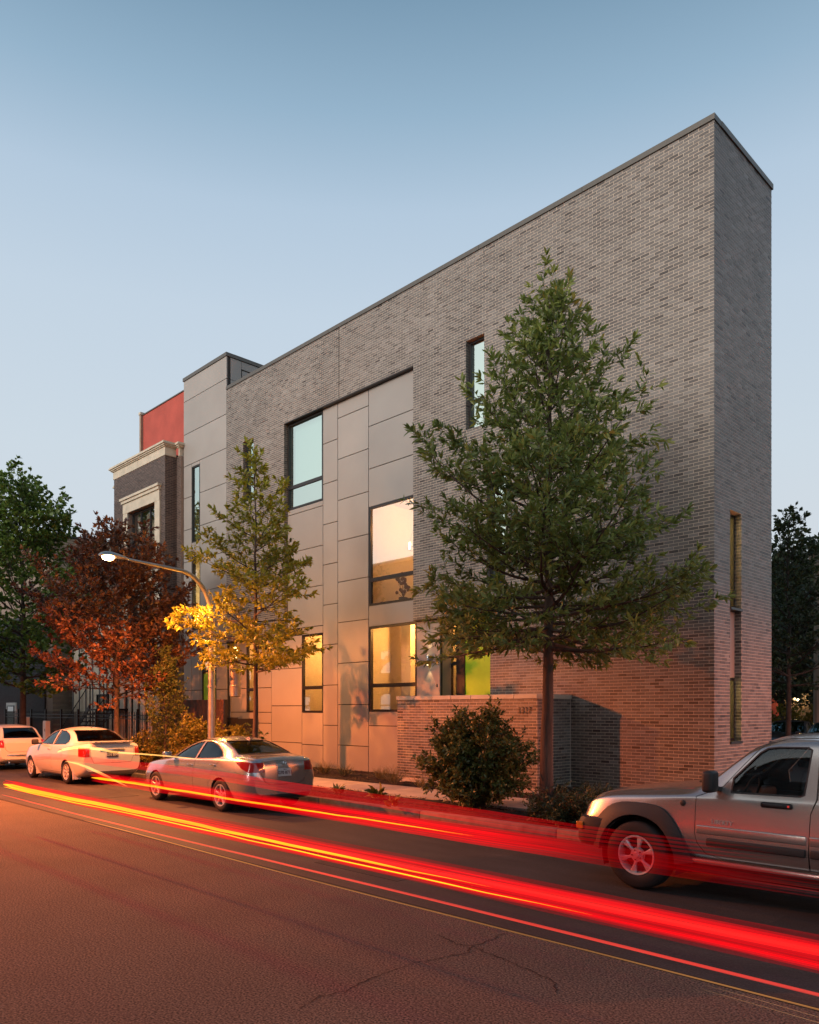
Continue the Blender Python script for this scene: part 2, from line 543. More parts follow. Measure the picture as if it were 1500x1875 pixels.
# verge and bed: bumpy mulch
def bumpy(name, x0, x1, y0, y1, z, mat, step=0.09, amp=0.03):
    nx, ny = int((x1 - x0) / step), max(3, int((y1 - y0) / step))
    X = np.linspace(x0, x1, nx + 1); Y = np.linspace(y0, y1, ny + 1)
    r2 = np.random.default_rng(int(abs(y0 * 100)))
    Z = z + r2.normal(0, amp * 0.4, (nx + 1, ny + 1))
    low = r2.normal(0, amp, (nx // 8 + 3, ny // 8 + 3))
    for i in range(nx + 1):
        for j in range(ny + 1):
            Z[i, j] += low[i // 8, j // 8] * 0.5
    edge = np.minimum(np.arange(ny + 1), np.arange(ny + 1)[::-1]) / ny * 2
    Z += 0.045 * np.sin(np.clip(edge, 0, 1) * math.pi / 2)[None, :] - 0.03
    v = [(X[i], Y[j], Z[i, j]) for i in range(nx + 1) for j in range(ny + 1)]
    f = [(i * (ny + 1) + j, (i + 1) * (ny + 1) + j, (i + 1) * (ny + 1) + j + 1, i * (ny + 1) + j + 1) for i in range(nx) for j in range(ny)]
    me = bpy.data.meshes.new(name); me.from_pydata(v, [], f); me.materials.append(MATS[mat])
    me.polygons.foreach_set('use_smooth', [True] * len(f))
    o = link(name, me, kind='structure')
    return o
bumpy('verge', -45, 3, Y_KERB + 0.17, Y_WALK0, 0.13, 'mulch')
bumpy('planting_bed', -45, -6.0, Y_WALK1, YF + 0.1, 0.16, 'mulch')
mb = MB()
for i in range(9000):
    if i % 2:
        x, y, z = random.uniform(-24, 0), random.uniform(Y_KERB + 0.2, Y_WALK0 - 0.03), 0.155
    else:
        x, y, z = random.uniform(-22, -6.5), random.uniform(Y_WALK1 + 0.03, YF - 0.03), 0.185
    a = random.uniform(0, math.pi); l = random.uniform(0.012, 0.045); w = random.uniform(0.005, 0.014)
    c, s_ = math.cos(a), math.sin(a); t = random.uniform(-0.012, 0.014)
    mb.add([(x - c * l - s_ * w, y - s_ * l + c * w, z - t), (x - c * l + s_ * w, y - s_ * l - c * w, z - t), (x + c * l + s_ * w, y + s_ * l - c * w, z + t), (x + c * l - s_ * w, y + s_ * l + c * w, z + t)], [(0, 1, 2, 3)], 0, random.random() ** 2)
ch = mb.build('mulch_chips', 'mulch_chip', fixn=False)
tag(ch, 'dark brown bark chips loose over the planting beds', 'mulch', kind='stuff')
# sidewalk of slabs
walk = thing('sidewalk', 'x', 'x', (0, Y_WALK0, 0))
for k in ('label', 'category'): del walk[k]
walk['kind'] = 'structure'
MB().box(-220, 60, Y_WALK0 + 0.01, Y_WALK1 - 0.01, 0.02, 0.128).build('sidewalk_base', 'mulch', walk)
sx = -61.0
while sx < 6:
    mb = MB()
    v, f = rbox(sx + 0.006, sx + 1.494, Y_WALK0, Y_WALK1, 0.10, 0.15 + random.uniform(-0.003, 0.003), 0.008, 1)
    mb.add(v, f)
    mb.build('paving_slab', 'concrete', walk)
    sx += 1.5
sheet('side_street', -19, 60, 20.5, 90, 0.10, 'asphalt_far', 0.12)
sheet('side_pavement', -6.68, 3.0, 12.98, 20.45, 0.14, 'concrete', 0.12)

# ------------------------------------------------------------------ brickwork
CH, BL, JT = 0.0677, 0.2137, 0.0125
def snap(z): return round(z / CH) * CH
def bricks(parent, O, U, Nrm, length, z0, z1, openings, mat='brick', proud=0.0035, singles=300, back=True, mort='mortar',
           stuff_name='brickwork', phase=0.0, jit=0.0012, wall_t=0.1, seed=3, upto=None):
    """courses of running bond on a vertical plane; openings (s0,s1,z0,z1) are left free. Returns nothing."""
    rr = random.Random(seed)
    O, U, Nn = Vector(O), Vector(U), Vector(Nrm)
    items = []
    k0, k1 = int(round(z0 / CH)), int(round(z1 / CH))
    for k in range(k0, k1):
        za, zb = k * CH + JT / 2, (k + 1) * CH - JT / 2
        zc = (za + zb) / 2
        spans = [(0.0, length)]
        for (a, b, c, d) in openings:
            if c < zc < d:
                ns = []
                for (p, q) in spans:
                    if b <= p or a >= q: ns.append((p, q)); continue
                    if a > p: ns.append((p, a))
                    if b < q: ns.append((b, q))
                spans = ns
        off = phase + (BL / 2 if k % 2 else 0)
        n0 = int(-2)
        i = n0
        while True:
            s0 = i * BL + off + JT / 2
            s1 = s0 + BL - JT
            i += 1
            if s0 > length: break
            for (p, q) in spans:
                a, b = max(s0, p), min(s1, q)
                if b - a > 0.02:
                    t = min(1, max(0, rr.gauss(0.5, 0.17)))
                    if rr.random() < 0.018: t = rr.uniform(0, 0.12)
                    if upto and not upto((a + b) / 2, zc): continue
                    items.append((a, b, za, zb, t, proud + rr.uniform(-jit, jit)))
    # individual bricks: those that show largest (nearest to the camera)
    def score(it):
        p = O + U * ((it[0] + it[1]) / 2)
        return (p.x ** 2 + p.y ** 2 + ((it[2] + it[3]) / 2 - CAM_Z) ** 2) if it[3] > 0.95 and (it[1] - it[0]) > BL * 0.9 else 1e9
    order = sorted(range(len(items)), key=lambda i: score(items[i]))
    single = set(order[:singles])
    mb = MB()
    def faces(mb, p0, a, b, za, zb, pr, t):
        v = []
        for d in (0, pr):
            for (s_, z_) in ((a, za), (b, za), (b, zb), (a, zb)):
                p = p0 + U * s_ + Nn * d
                v.append((p.x, p.y, z_ + p0.z))
        mb.add(v, [(4, 5, 6, 7), (0, 1, 5, 4), (1, 2, 6, 5), (2, 3, 7, 6), (3, 0, 4, 7)], 0, t)
    for i, it in enumerate(items):
        if i in single: continue
        faces(mb, Vector((O.x, O.y, 0)), it[0], it[1], it[2], it[3], it[5], it[4])
    if items and len(single) < len(items):
        o = mb.build(stuff_name, mat, parent, kind='stuff' if singles else 'stuff', fixn=True)
    protos = []
    if single:
        for j in range(10):
            m2 = MB()
            faces(m2, Vector((0, 0, 0)), -(BL - JT) / 2, (BL - JT) / 2, -(CH - JT) / 2, (CH - JT) / 2, proud, 0.15 + 0.08 * j)
            protos.append(m2.mesh('brick', mat))
    off = ORIGIN.get(parent.name, Vector((0, 0, 0)))
    for i in single:
        it = items[i]
        o = bpy.data.objects.new('brick', protos[min(9, max(0, int((it[4] - 0.15) / 0.08)))])
        COL.objects.link(o); o.parent = parent
        p = O + U * ((it[0] + it[1]) / 2) + Nn * (it[5] - proud)
        o.location = Vector((p.x, p.y, (it[2] + it[3]) / 2)) - off

def wall_with_holes(mb, O, U, inward, length, z0, z1, openings, depth, mat=0):
    """mortar-faced wall slab with rectangular holes (reveals included)"""
    O, U, I = Vector(O), Vector(U), Vector(inward)
    xs = sorted(set([0, length] + [min(max(v, 0), length) for o in openings for v in o[:2]]))
    zs = sorted(set([z0, z1] + [min(max(v, z0), z1) for o in openings for v in o[2:]]))
    solid = {}
    for i in range(len(xs) - 1):
        for j in range(len(zs) - 1):
            cx, cz = (xs[i] + xs[i + 1]) / 2, (zs[j] + zs[j + 1]) / 2
            solid[i, j] = not any(a < cx < b and c < cz < d for a, b, c, d in openings)
    def pt(s_, z_, d): 
        p = O + U * s_ + I * d
        return (p.x, p.y, z_)
    for (i, j), ok in solid.items():
        if not ok: continue
        a, b, c, d = xs[i], xs[i + 1], zs[j], zs[j + 1]
        mb.add([pt(a, c, 0), pt(b, c, 0), pt(b, d, 0), pt(a, d, 0)], [(0, 1, 2, 3)], mat)
        mb.add([pt(a, c, depth), pt(b, c, depth), pt(b, d, depth), pt(a, d, depth)], [(0, 1, 2, 3)], mat)
        for (ni, nj, p, q) in ((i - 1, j, (a, c), (a, d)), (i + 1, j, (b, c), (b, d)), (i, j - 1, (a, c), (b, c)), (i, j + 1, (a, d), (b, d))):
            if not solid.get((ni, nj), False):
                mb.add([pt(p[0], p[1], 0), pt(q[0], q[1], 0), pt(q[0], q[1], depth), pt(p[0], p[1], depth)], [(0, 1, 2, 3)], mat)

def window(parent, axis, a0, a1, z0, z1, plane, inward, splits=(), panemat='pane_mid', fw=0.05, fd=0.09, name='window', vsplits=()):
    """frame as one part, panes as its sub-parts. axis 'x': window lies along X at y=plane; 'y': along Y at x=plane"""
    s = 1 if inward > 0 else -1
    p0, p1 = plane, plane + s * fd
    mb = MB()
    def bar(u0, u1, v0, v1, d0=0.0, d1=0.0):
        if axis == 'x': mb.box(u0, u1, p0 + s * d0, p1 - s * d1, v0, v1)
        else: mb.box(p0 + s * d0, p1 - s * d1, u0, u1, v0, v1)
    bar(a0, a0 + fw, z0, z1); bar(a1 - fw, a1, z0, z1)
    bar(a0 + fw, a1 - fw, z0, z0 + fw); bar(a0 + fw, a1 - fw, z1 - fw, z1)
    for zz in splits: bar(a0 + fw, a1 - fw, zz - fw * 0.9, zz + fw * 0.9, 0.004, 0.004)
    for vv in vsplits: bar(vv - fw * 0.6, vv + fw * 0.6, z0 + fw, z1 - fw, 0.008, 0.008)
    fo = mb.build(name, 'frame_dark', parent)
    zz = [z0 + fw] + [t for sp in splits for t in (sp - fw * 0.9, sp + fw * 0.9)] + [z1 - fw]
    aa = [a0 + fw] + [t for sp in vsplits for t in (sp - fw * 0.6, sp + fw * 0.6)] + [a1 - fw]
    pm = s * fd * 0.45
    for i in range(0, len(zz), 2):
        for j in range(0, len(aa), 2):
            m2 = MB()
            q = plane + pm
            # one thin sheet with real pane thickness is not needed for a coated pane: a single face pair
            if axis == 'x':
                m2.add([(aa[j] - 0.003, q, zz[i] - 0.003), (aa[j + 1] + 0.003, q, zz[i] - 0.003), (aa[j + 1] + 0.003, q, zz[i + 1] + 0.003), (aa[j] - 0.003, q, zz[i + 1] + 0.003)], [(0, 1, 2, 3)])
            else:
                m2.add([(q, aa[j] - 0.003, zz[i] - 0.003), (q, aa[j + 1] + 0.003, zz[i] - 0.003), (q, aa[j + 1] + 0.003, zz[i + 1] + 0.003), (q, aa[j] - 0.003, zz[i + 1] + 0.003)], [(0, 1, 2, 3)])
            po = m2.build('pane', panemat, None, fixn=False)
            po.parent = fo
    return fo

# ------------------------------------------------------------------ the corner house
XE = -6.71                       # street corner
XT = XP(415, YF)                 # where brick meets the clad tower
XTL = -28.06                     # left end of the tower
ZTOP = snap(13.70)
house = thing('corner_house', 'tall flat-roofed grey brick house with clad tower, green front door and lit windows', 'house', (XE, YF, 0.0))
LEN = XE - XT
def sx_(X): return X - XT        # distance along the brick face
ZR = snap(11.5); ZL = snap(4.45)
rec = (sx_(XP(520, YF)), sx_(XP(757, YF)), 0, ZR)
low = (-1, sx_(XP(898, YF)), 0, ZL)
slitA = (sx_(XP(445, YF)), sx_(XP(464.5, YF)), snap(9.36), ZR)
slitB = (sx_(XP(853, YF)), sx_(XP(887, YF)), snap(9.2), ZR)
slitC = (sx_(XP(891, YF)), sx_(XP(926, YF)), snap(5.05), snap(7.95))
ops = [rec, low, slitA, slitB, slitC]
mb = MB()
wall_with_holes(mb, (XT, YF, 0), (1, 0, 0), (0, 1, 0), LEN, 0.12, ZTOP, ops, 0.16)
YE0, YE1 = YF, 17.97
eo = (0.74, 1.31, snap(1.26), snap(6.08))
wall_with_holes(mb, (XE, YE0 + 0.002, 0), (0, 1, 0), (-1, 0, 0), YE1 - YE0, 0.12, ZTOP, [eo], 0.24)
# back and roof of the wing, and the deeper part to the left
mb.box(XT, XE - 0.25, YE1 - 0.2, YE1 - 0.002, 0.12, ZTOP)
mb.box(XT, XE - 0.25, YF + 0.17, YE1 - 0.21, 13.0, 13.15)
mb.box(XTL + 0.1, XT - 0.05, YF + 4.0, YF + 4.2, 0.12, 14.8)
mb.build('wall', 'mortar', house)
bricks(house, (XT, YF, 0), (1, 0, 0), (0, -1, 0), LEN + 0.009, 0.14, ZTOP, ops, singles=300, seed=5)
bricks(house, (XE, YE0, 0), (0, 1, 0), (1, 0, 0), YE1 - YE0, 0.14, ZTOP, [eo], singles=0, phase=-BL / 4, seed=9, stuff_name='side_brickwork')
# reveals of recess and slits: narrow stacked brick ends on the left cheeks
def reveal(X, z0, z1, depth=0.15, face=1):
    bricks(house, (X, YF + (0 if face > 0 else 0), 0), (0, 1, 0), (face, 0, 0), depth, z0, z1, [], singles=0, phase=-0.1, seed=int(abs(X) * 10), stuff_name='reveal_brickwork', proud=0.006)
reveal(XT + rec[0], ZL, ZR); reveal(XT + slitA[0], slitA[2], ZR); reveal(XT + slitB[0], slitB[2], ZR); reveal(XT + slitC[0], slitC[2], slitC[3])
bricks(house, (XE, YE0 + eo[1], 0), (-1, 0, 0), (0, -1, 0), 0.2, eo[2], eo[3], [], singles=0, phase=-0.08, seed=77, stuff_name='reveal_brickwork', proud=0.006)
# dark steel lintel under the recess head
MB().box(XT + rec[0] + 0.003, XT + rec[1] - 0.003, YF - 0.004, YF + 0.14, ZR - 0.035, ZR - 0.004).build('lintel', 'frame_dark', house)
MB().box(XT + 0.003, XT + rec[0] - 0.01, YF - 0.004, YF + 0.14, ZL - 0.03, ZL - 0.004).build('lintel', 'frame_dark', house)
MB().box(XT + rec[1] + 0.003, XT + low[1] - 0.003, YF - 0.004, YF + 0.14, ZL - 0.03, ZL - 0.004).build('lintel', 'frame_dark', house)
# control joint
for jx in (621, ):
    X = XP(jx, YF)
    MB().box(X - 0.006, X + 0.006, YF - 0.0125, YF - 0.001, ZR + 0.01, ZTOP - 0.01).build('control_joint', 'joint_dark', house)
# coping: sheet metal lengths with joints
cz0, cz1 = ZTOP, ZTOP + 0.115
X = XE + 0.03
while X > XT:
    X2 = max(X - 3.05, XT)
    MB().box(X2 + 0.004, X - 0.004, YF - 0.035, YF + 0.3, cz0, cz1).build('coping', 'metal_coping', house)
    X = X2
MB().box(XE - 0.3, XE + 0.034, YF + 0.304, YE1 + 0.03, cz0 - 0.002, cz1 + 0.002).build('coping', 'metal_coping', house)
MB().box(XT + 0.1, XE - 0.304, YE1 - 0.25, YE1 + 0.03, cz0, cz1).build('coping', 'metal_coping', house)

# backing behind cladding
mb = MB()
W = {}
XU = XP(591.5, YRC); XA = XP(618.6, YRC); XB = XP(675, YRC); XC_ = XT + rec[1]; X498 = XP(497, YRC); X553 = XP(553, YRC)
XRL = XT + rec[0]; XD0 = XP(806, YRC); XD1 = XT + low[1]
W['upper_left'] = (XRL + 0.01, XU, 8.63, ZR - 0.04)
W['upper_right'] = (XP(676.5, YRC), XC_ - 0.01, 5.06, 7.98)
W['low_right'] = (XP(677, YRC), XP(763, YRC), 1.94, 4.44)
W['low_mid'] = (XP(553, YRC), XP(592, YRC), 1.90, 4.42)
W['low_small'] = (XP(451.5, YRC), XP(470, YRC), 1.90, 4.42)
GZ = 0.14
mb = MB()
opn = [(w[0] - XT + 0.04, w[1] - XT - 0.04, w[2] + 0.03, w[3] - 0.03) for w in W.values()]
# tower windows and door
T1 = (XP(351, YF), XP(366, YF), 8.48, 11.42)
T2 = (XP(352, YF), XP(366.7, YF), 5.08, 7.92)
T3 = (XP(370, YF), XP(396, YF), 0.3, 4.42)
opt = [(t[0] - XTL + 0.04, t[1] - XTL - 0.04, t[2] + 0.03, t[3] - 0.03) for t in (T1, T2, T3)]
wall_with_holes(mb, (XTL, YF + 0.045, 0), (1, 0, 0), (0, 1, 0), XT - XTL - 0.001, 0.12, 14.9, opt, 0.09)
opn.append((XD0 - XT, XD1 - XT + 0.3, 0, ZL + 0.0))
wall_with_holes(mb, (XT, YRC + 0.045, 0), (1, 0, 0), (0, 1, 0), XC_ - XT + 3.5, 0.12, ZR, opn, 0.05)
mb.build('backing', 'joint_dark', house)
# cladding panels: each a board of its own with an open joint
def panel(x0, x1, z0, z1, y=YRC, t=0.04, name='cladding_panel'):
    if x1 - x0 < 0.03 or z1 - z0 < 0.03: return
    j = 0.012
    mb = MB().box(x0 + j, x1 - j, y + random.uniform(-0.0015, 0.0015), y + t, z0 + j, z1 - j, 0, random.random())
    mb.build(name, 'cladding', house)
def column(x0, x1, zs, holes=(), y=YRC):
    """zs descending joint heights; holes are (x0,x1,z0,z1) windows cut out of the boards"""
    for za, zb in zip(zs[1:], zs[:-1]):
        hs = [h for h in holes if h[2] < zb - 0.02 and h[3] > za + 0.02 and h[0] < x1 - 0.02 and h[1] > x0 + 0.02]
        if not hs: panel(x0, x1, za, zb, y); continue
        h = hs[0]
        lo, hi = max(za, h[2]), min(zb, h[3])
        if zb - hi > 0.02: panel(x0, x1, hi, zb, y)
        if lo - za > 0.02: panel(x0, x1, za, lo, y)
        panel(x0, h[0], lo, hi, y); panel(h[1], x1, lo, hi, y)
hl = [W[k] for k in W]
column(XRL, XU, [8.62, 8.45, 7.2, 5.94, 4.66], hl)
column(XU, XA, [ZR - 0.03, 10.38, 9.11, 7.83, 6.56, 5.29, 4.03, 2.76, 1.5, GZ], hl)
column(XA, XB, [ZR - 0.03, 11.0, 9.73, 8.46, 7.2, 5.93, 4.68, 3.42, 2.15, 0.9, GZ], hl)
column(XB, XC_, [ZR - 0.03, 10.37, 9.11, 7.98], hl)
column(XB, XC_, [5.06, 4.44], hl)
column(XB, XP(763, YRC), [1.94, 1.52, GZ], hl)
column(X553, XU, [4.66, 4.42], hl)
column(X553, XU, [1.90, 0.86, GZ], hl)
column(X498, X553, [4.43, 3.36, 2.12, 0.90, GZ], hl)
column(XT, X498, [4.43, 2.75, 1.52, GZ], hl)
column(XP(763, YRC), XD0, [4.43, 2.28, GZ], hl)
# tower
tz = [14.93, 14.11, 12.81, 11.56]
_col = column
def column(a, b, c): _col(a, b, c, y=YF)
column(XTL, XT, tz)
tz2 = [11.56, 10.30, 9.04, 7.78, 6.52, 5.27, 4.42, 2.74, 1.5, GZ]
xw0, xw1 = T1[0], T1[1]
column(XTL, xw0, tz2)
column(xw1, XT, tz2[:7])
column(xw1, T3[0], tz2[6:]); column(T3[1], XT, tz2[6:])
column(xw0, xw1, [11.56, 11.42]); column(xw0, xw1, [8.48, 7.92]); column(xw0, xw1, [5.08, 4.42, 2.74, 1.5, GZ])
# side of the tower above the brick roof, with a small roof door
mbk = MB().box(XT - 0.10, XT - 0.042, YF + 0.2, YF + 4.0, 13.2, 14.93)
mbk.box(XTL, XT - 0.11, YF + 0.25, YF + 4.0, 14.80, 14.9)
mbk.build('tower_side', 'joint_dark', house)
def spanel(y0, y1, z0, z1):
    MB().box(XT - 0.042, XT - 0.002, y0 + 0.008, y1 - 0.008, z0 + 0.008, z1 - 0.008, 0, random.random()).build('cladding_panel', 'cladding', house)
spanel(YF + 0.16, YF + 0.62, 14.11, 14.92); spanel(YF + 0.16, YF + 0.62, 13.3, 14.11)
spanel(YF + 0.62, YF + 4, 14.62, 14.92)
spanel(YF + 1.75, YF + 4, 13.3, 14.62)
rd = MB().box(XT - 0.04, XT - 0.01, YF + 0.66, YF + 1.7, 13.3, 14.58).build('roof_door', 'cladding', house)
hm = MB().box(XT - 0.01, XT + 0.03, YF + 0.72, YF + 0.76, 14.15, 14.38).build('handle', 'galvanised', None); hm.parent = rd
MB().box(XTL - 0.02, XT + 0.03, YF - 0.035, YF + 0.3, 14.93, 15.06).build('coping', 'metal_coping', house)
MB().box(XT - 0.27, XT + 0.032, YF + 0.304, YF + 4.05, 14.93, 15.062).build('coping', 'metal_coping', house)

# windows
window(house, 'x', *W['upper_left'], YRC, 1, splits=(9.36,), panemat='pane_sky', fw=0.06)
window(house, 'x', *W['upper_right'], YRC, 1, splits=(5.82,), panemat='pane_mid', fw=0.06)
window(house, 'x', *W['low_right'], YRC, 1, splits=(2.70,), panemat='pane_clear', fw=0.06)
window(house, 'x', *W['low_mid'], YRC, 1, splits=(2.70,), panemat='pane_clear', fw=0.06)
window(house, 'x', *W['low_small'], YRC, 1, splits=(2.70,), panemat='pane_clear', fw=0.06)
window(house, 'x', *T1, YF, 1, panemat='pane_sky', fw=0.05)
window(house, 'x', *T2, YF, 1, panemat='pane_clear', fw=0.05)
window(house, 'x', XT + slitA[0] + 0.004, XT + slitA[1] - 0.004, slitA[2], slitA[3] - 0.004, YF + 0.13, 1, panemat='pane_sky', fw=0.05)
window(house, 'x', XT + slitB[0] + 0.004, XT + slitB[1] - 0.004, slitB[2], slitB[3] - 0.004, YF + 0.13, 1, splits=(9.95,), panemat='pane_sky', fw=0.05)
window(house, 'x', XT + slitC[0] + 0.004, XT + slitC[1] - 0.004, slitC[2], slitC[3] - 0.004, YF + 0.13, 1, splits=(5.8,), panemat='pane_sky', fw=0.05)
# end wall: tall slot of window, panel, window
EY0, EY1 = YE0 + eo[0], YE0 + eo[1]
window(house, 'y', EY0 + 0.006, EY1 - 0.006, 4.10, eo[3] - 0.01, XE - 0.14, -1, panemat='pane_clear', fw=0.05)
window(house, 'y', EY0 + 0.006, EY1 - 0.006, eo[2] + 0.06, 2.66, XE - 0.14, -1, panemat='pane_clear', fw=0.05)
MB().box(XE - 0.2, XE - 0.14, EY0 + 0.006, EY1 - 0.006, 2.67, 4.09).build('cladding_panel', 'cladding', house)
MB().box(XE - 0.2, XE + 0.03, EY0 + 0.004, EY1 + 0.01, eo[2] + 0.002, eo[2] + 0.055).build('sill', 'frame_dark', house)
MB().box(XE - 0.2, XE + 0.03, EY0 + 0.004, EY1 + 0.01, 4.05, 4.098).build('sill', 'frame_dark', house)

# rooms behind the windows
def room(x0, x1, y0, y1, z0, z1, wallm='white_wall', floorm='wood_floor', lamp=None, name='room', side=False):
    mb = MB()
    t = 0.03
    mb.box(x0 - t, x1 + t, y1, y1 + t, z0, z1, 0)
    mb.box(x0 - t, x0, y0, y1 - 0.001, z0, z1, 0)
    if side: mb.box(x0, x1, y0 - t, y0, z0, z1, 0)
    else: mb.box(x1, x1 + t, y0, y1 - 0.001, z0, z1, 0)
    mb.box(x0 - t, x1 + t, y0, y1 + t, z1 + 0.001, z1 + t, 0)
    mb.box(x0 - t, x1 + t, y0, y1 + t, z0 - t, z0 - 0.001, 1)
    ro = mb.build(name, [wallm, floorm], house)
    return ro
def point(name, loc, energy, color, r=0.08, parent=None):
    d = bpy.data.lights.new(name, 'POINT')
    d.energy = energy; d.color = color; d.shadow_soft_size = r
    o = bpy.data.objects.new(name, d); COL.objects.link(o)
    if parent is not None:
        o.parent = parent
        o.location = Vector(loc) - ORIGIN.get(parent.name, Vector((0, 0, 0)))
    else: o.location = loc
    return o
def downlight(ro, x, y, z, r=0.07):
    m2 = MB().lathe([(r, -0.004), (0.001, -0.012)], (x, y, z), 'z', 14)
    o = m2.build('downlight', 'bulb_warm', None); o.parent = ro
IN = YRC + 0.10
WARM = (1.0, 0.40, 0.095)
# lower right: living room
r1 = room(XB - 0.2, XD0 - 0.15, IN, YF + 2.75, 0.75, 4.9)
MB().box(XB + 0.35, XB + 0.75, IN + 0.9, IN + 1.3, 0.75, 4.9).build('inner_column', 'white_wall', house)
MB().box(XB + 0.5, XD0 - 0.8, IN + 1.5, IN + 2.1, 0.78, 2.32).build('counter', 'white_trim', house)
for (dx, dy) in ((0.6, 0.6), (0.75, 1.7), (2.0, 1.2)):
    downlight(r1, XB + dx, IN + dy, 4.9)
point('room_light', (XB + 1.5, IN + 0.9, 4.55), 270, WARM, 0.15, house)
MB().box(XB + 1.2, XB + 1.9, YF + 2.72, YF + 2.745, 2.9, 3.9).build('picture', 'curtain', house)
MB().box(XB + 1.25, XB + 1.85, YF + 2.71, YF + 2.719, 2.95, 3.85).build('picture', 'wood_slat', house)
for k_ in range(3): MB().box(XB + 2.15, XD0 - 0.3, YF + 2.45, YF + 2.74, 2.4 + 0.55 * k_, 2.44 + 0.55 * k_).build('shelf', 'wood_floor', house)
for k_ in range(9):
    hx_ = XB + 2.2 + 0.1 * k_; hz_ = 2.441 + 0.55 * (k_ % 3)
    MB().box(hx_, hx_ + 0.06, YF + 2.5, YF + 2.7, hz_, hz_ + random.uniform(0.15, 0.35)).build('book', ['red_stucco', 'frame_dark', 'curtain'][k_ % 3], house)
# lower middle: kitchen with a pendant
r2 = room(X553 - 0.8, XA - 0.2, IN, YF + 2.75, 0.75, 4.9)
point('room_light', (X553 + 0.5, IN + 1.4, 4.3), 190, WARM, 0.15, house)
MB().box(X553 + 0.6, XA - 0.3, IN + 1.8, IN + 2.3, 0.78, 3.1).build('cupboard', 'wood_slat', house)
pd = MB().tube([(X553 + 0.55, IN + 0.5, 4.9), (X553 + 0.55, IN + 0.5, 3.42)], 0.006, 5).build('pendant', 'frame_dark', house)
pb = MB().lathe([(0.001, 3.43), (0.03, 3.40), (0.055, 3.32), (0.05, 3.25), (0.02, 3.2), (0.001, 3.19)], (X553 + 0.55, IN + 0.5, 0), 'z', 14).build('bulb', 'bulb_warm', None, smooth=True); pb.parent = pd
# small low window
r3 = room(XT + 0.2, X498 - 0.1, IN, YF + 2.75, 0.75, 4.9)
point('room_light', (XT + 1.5, IN + 1.3, 4.2), 90, WARM, 0.15, house)
# upper right: dining room with ring chandelier
r4 = room(XB - 0.2, XC_ + 2.2, IN, YF + 2.75, 5.0, 8.3, 'white_wall')
point('room_light', (XB + 1.4, IN + 1.3, 7.7), 170, WARM, 0.15, house)
for (dx, dy) in ((0.5, 0.7), (2.2, 0.7), (2.2, 1.9)): downlight(r4, XB + dx, IN + dy, 8.3)
chd = thing('chandelier', 'ring chandelier of small warm bulbs behind the upper square window', 'chandelier', (XC_ - 0.9, IN + 1.0, 8.3))
mb = MB()
cx_, cy_ = XC_ - 0.9, IN + 1.0
ring = [(cx_ + 0.42 * math.cos(t), cy_ + 0.42 * math.sin(t), 6.75) for t in np.linspace(0, 2 * math.pi, 25)]
mb.tube(ring, 0.012, 6)
for t in (0, 2.1, 4.2): mb.tube([(cx_, cy_, 8.3), (cx_ + 0.42 * math.cos(t), cy_ + 0.42 * math.sin(t), 6.75)], 0.004, 4)
mb.build('ring', 'frame_dark', chd)
for k in range(6):
    t = k * math.pi / 3 + 0.3
    MB().lathe([(0.001, 0.14), (0.03, 0.11), (0.035, 0.05), (0.015, 0.0), (0.001, -0.002)], (cx_ + 0.42 * math.cos(t), cy_ + 0.42 * math.sin(t), 6.77), 'z', 10).build('bulb', 'bulb_warm', chd, smooth=True)
# pictures and a plant silhouetted in that room
mb = MB()
for k in range(26):
    a = random.uniform(0, 6.28); r_ = random.uniform(0.05, 0.3); h_ = random.uniform(0.1, 0.7)
    bx, by, bz = XB + 0.75 + r_ * math.cos(a), IN + 0.6 + r_ * 0.6 * math.sin(a), 5.35 + h_
    mb.tube([(XB + 0.75, IN + 0.6, 5.3), (bx, by, bz)], [0.006, 0.002], 4)
    mb.lathe([(0.001, -0.06), (0.05, -0.02), (0.045, 0.03), (0.001, 0.06)], (bx, by, bz), 'z', 7)
pl_ = thing('indoor_plant', 'dark leafy pot plant behind the lower pane of the upper square window', 'plant', (XB + 0.75, IN + 0.6, 5.0))
mb.build('foliage', 'leaf_plum', pl_)
MB().lathe([(0.10, 5.0), (0.14, 5.3), (0.13, 5.31), (0.001, 5.31)], (XB + 0.75, IN + 0.6, 0), 'z', 14).build('pot', 'frame_dark', pl_)
# upper left bedroom (unlit, pale blind)
r5 = room(XRL - 0.1, XU + 0.3, IN, YF + 2.6, 8.5, 11.6, 'mint_wall')
MB().box(XRL + 0.08, XU - 0.05, IN + 0.16, IN + 0.18, 9.45, 11.5).build('blind', 'mint_wall', house)
# slits and tower rooms
room(XT + slitA[0] - 0.4, XT + slitA[1] + 0.3, YF + 0.3, YF + 2, 8.6, 12, 'mint_wall')
room(XT + slitB[0] - 0.4, XT + slitB[1] + 0.3, YF + 0.3, YF + 2, 8.6, 12, 'mint_wall')
room(XT + slitC[0] - 0.4, XT + slitC[1] + 0.3, YF + 0.3, YF + 2, 4.9, 8.3, 'mint_wall')
rt = room(XTL + 0.3, XT - 0.6, IN, YF + 3, 4.6, 12.4, 'white_wall')
point('room_light', (T2[0] + 0.9, IN + 1.2, 6.4), 90, (1, 0.66, 0.28), 0.12, house)
rs = room(XE - 3.0, XE - 0.26, YF + 0.3, YE1 - 0.25, 0.8, 3.1, 'white_wall', side=True)
point('room_light', (XE - 1.4, EY0 + 0.3, 2.7), 150, (1, 0.72, 0.25), 0.1, house)
rs2 = room(XE - 3.0, XE - 0.26, YF + 0.3, YE1 - 0.25, 3.9, 6.4, 'white_wall', side=True)
point('room_light', (XE - 1.4, EY0 + 0.3, 5.9), 150, (1, 0.72, 0.25), 0.1, house)

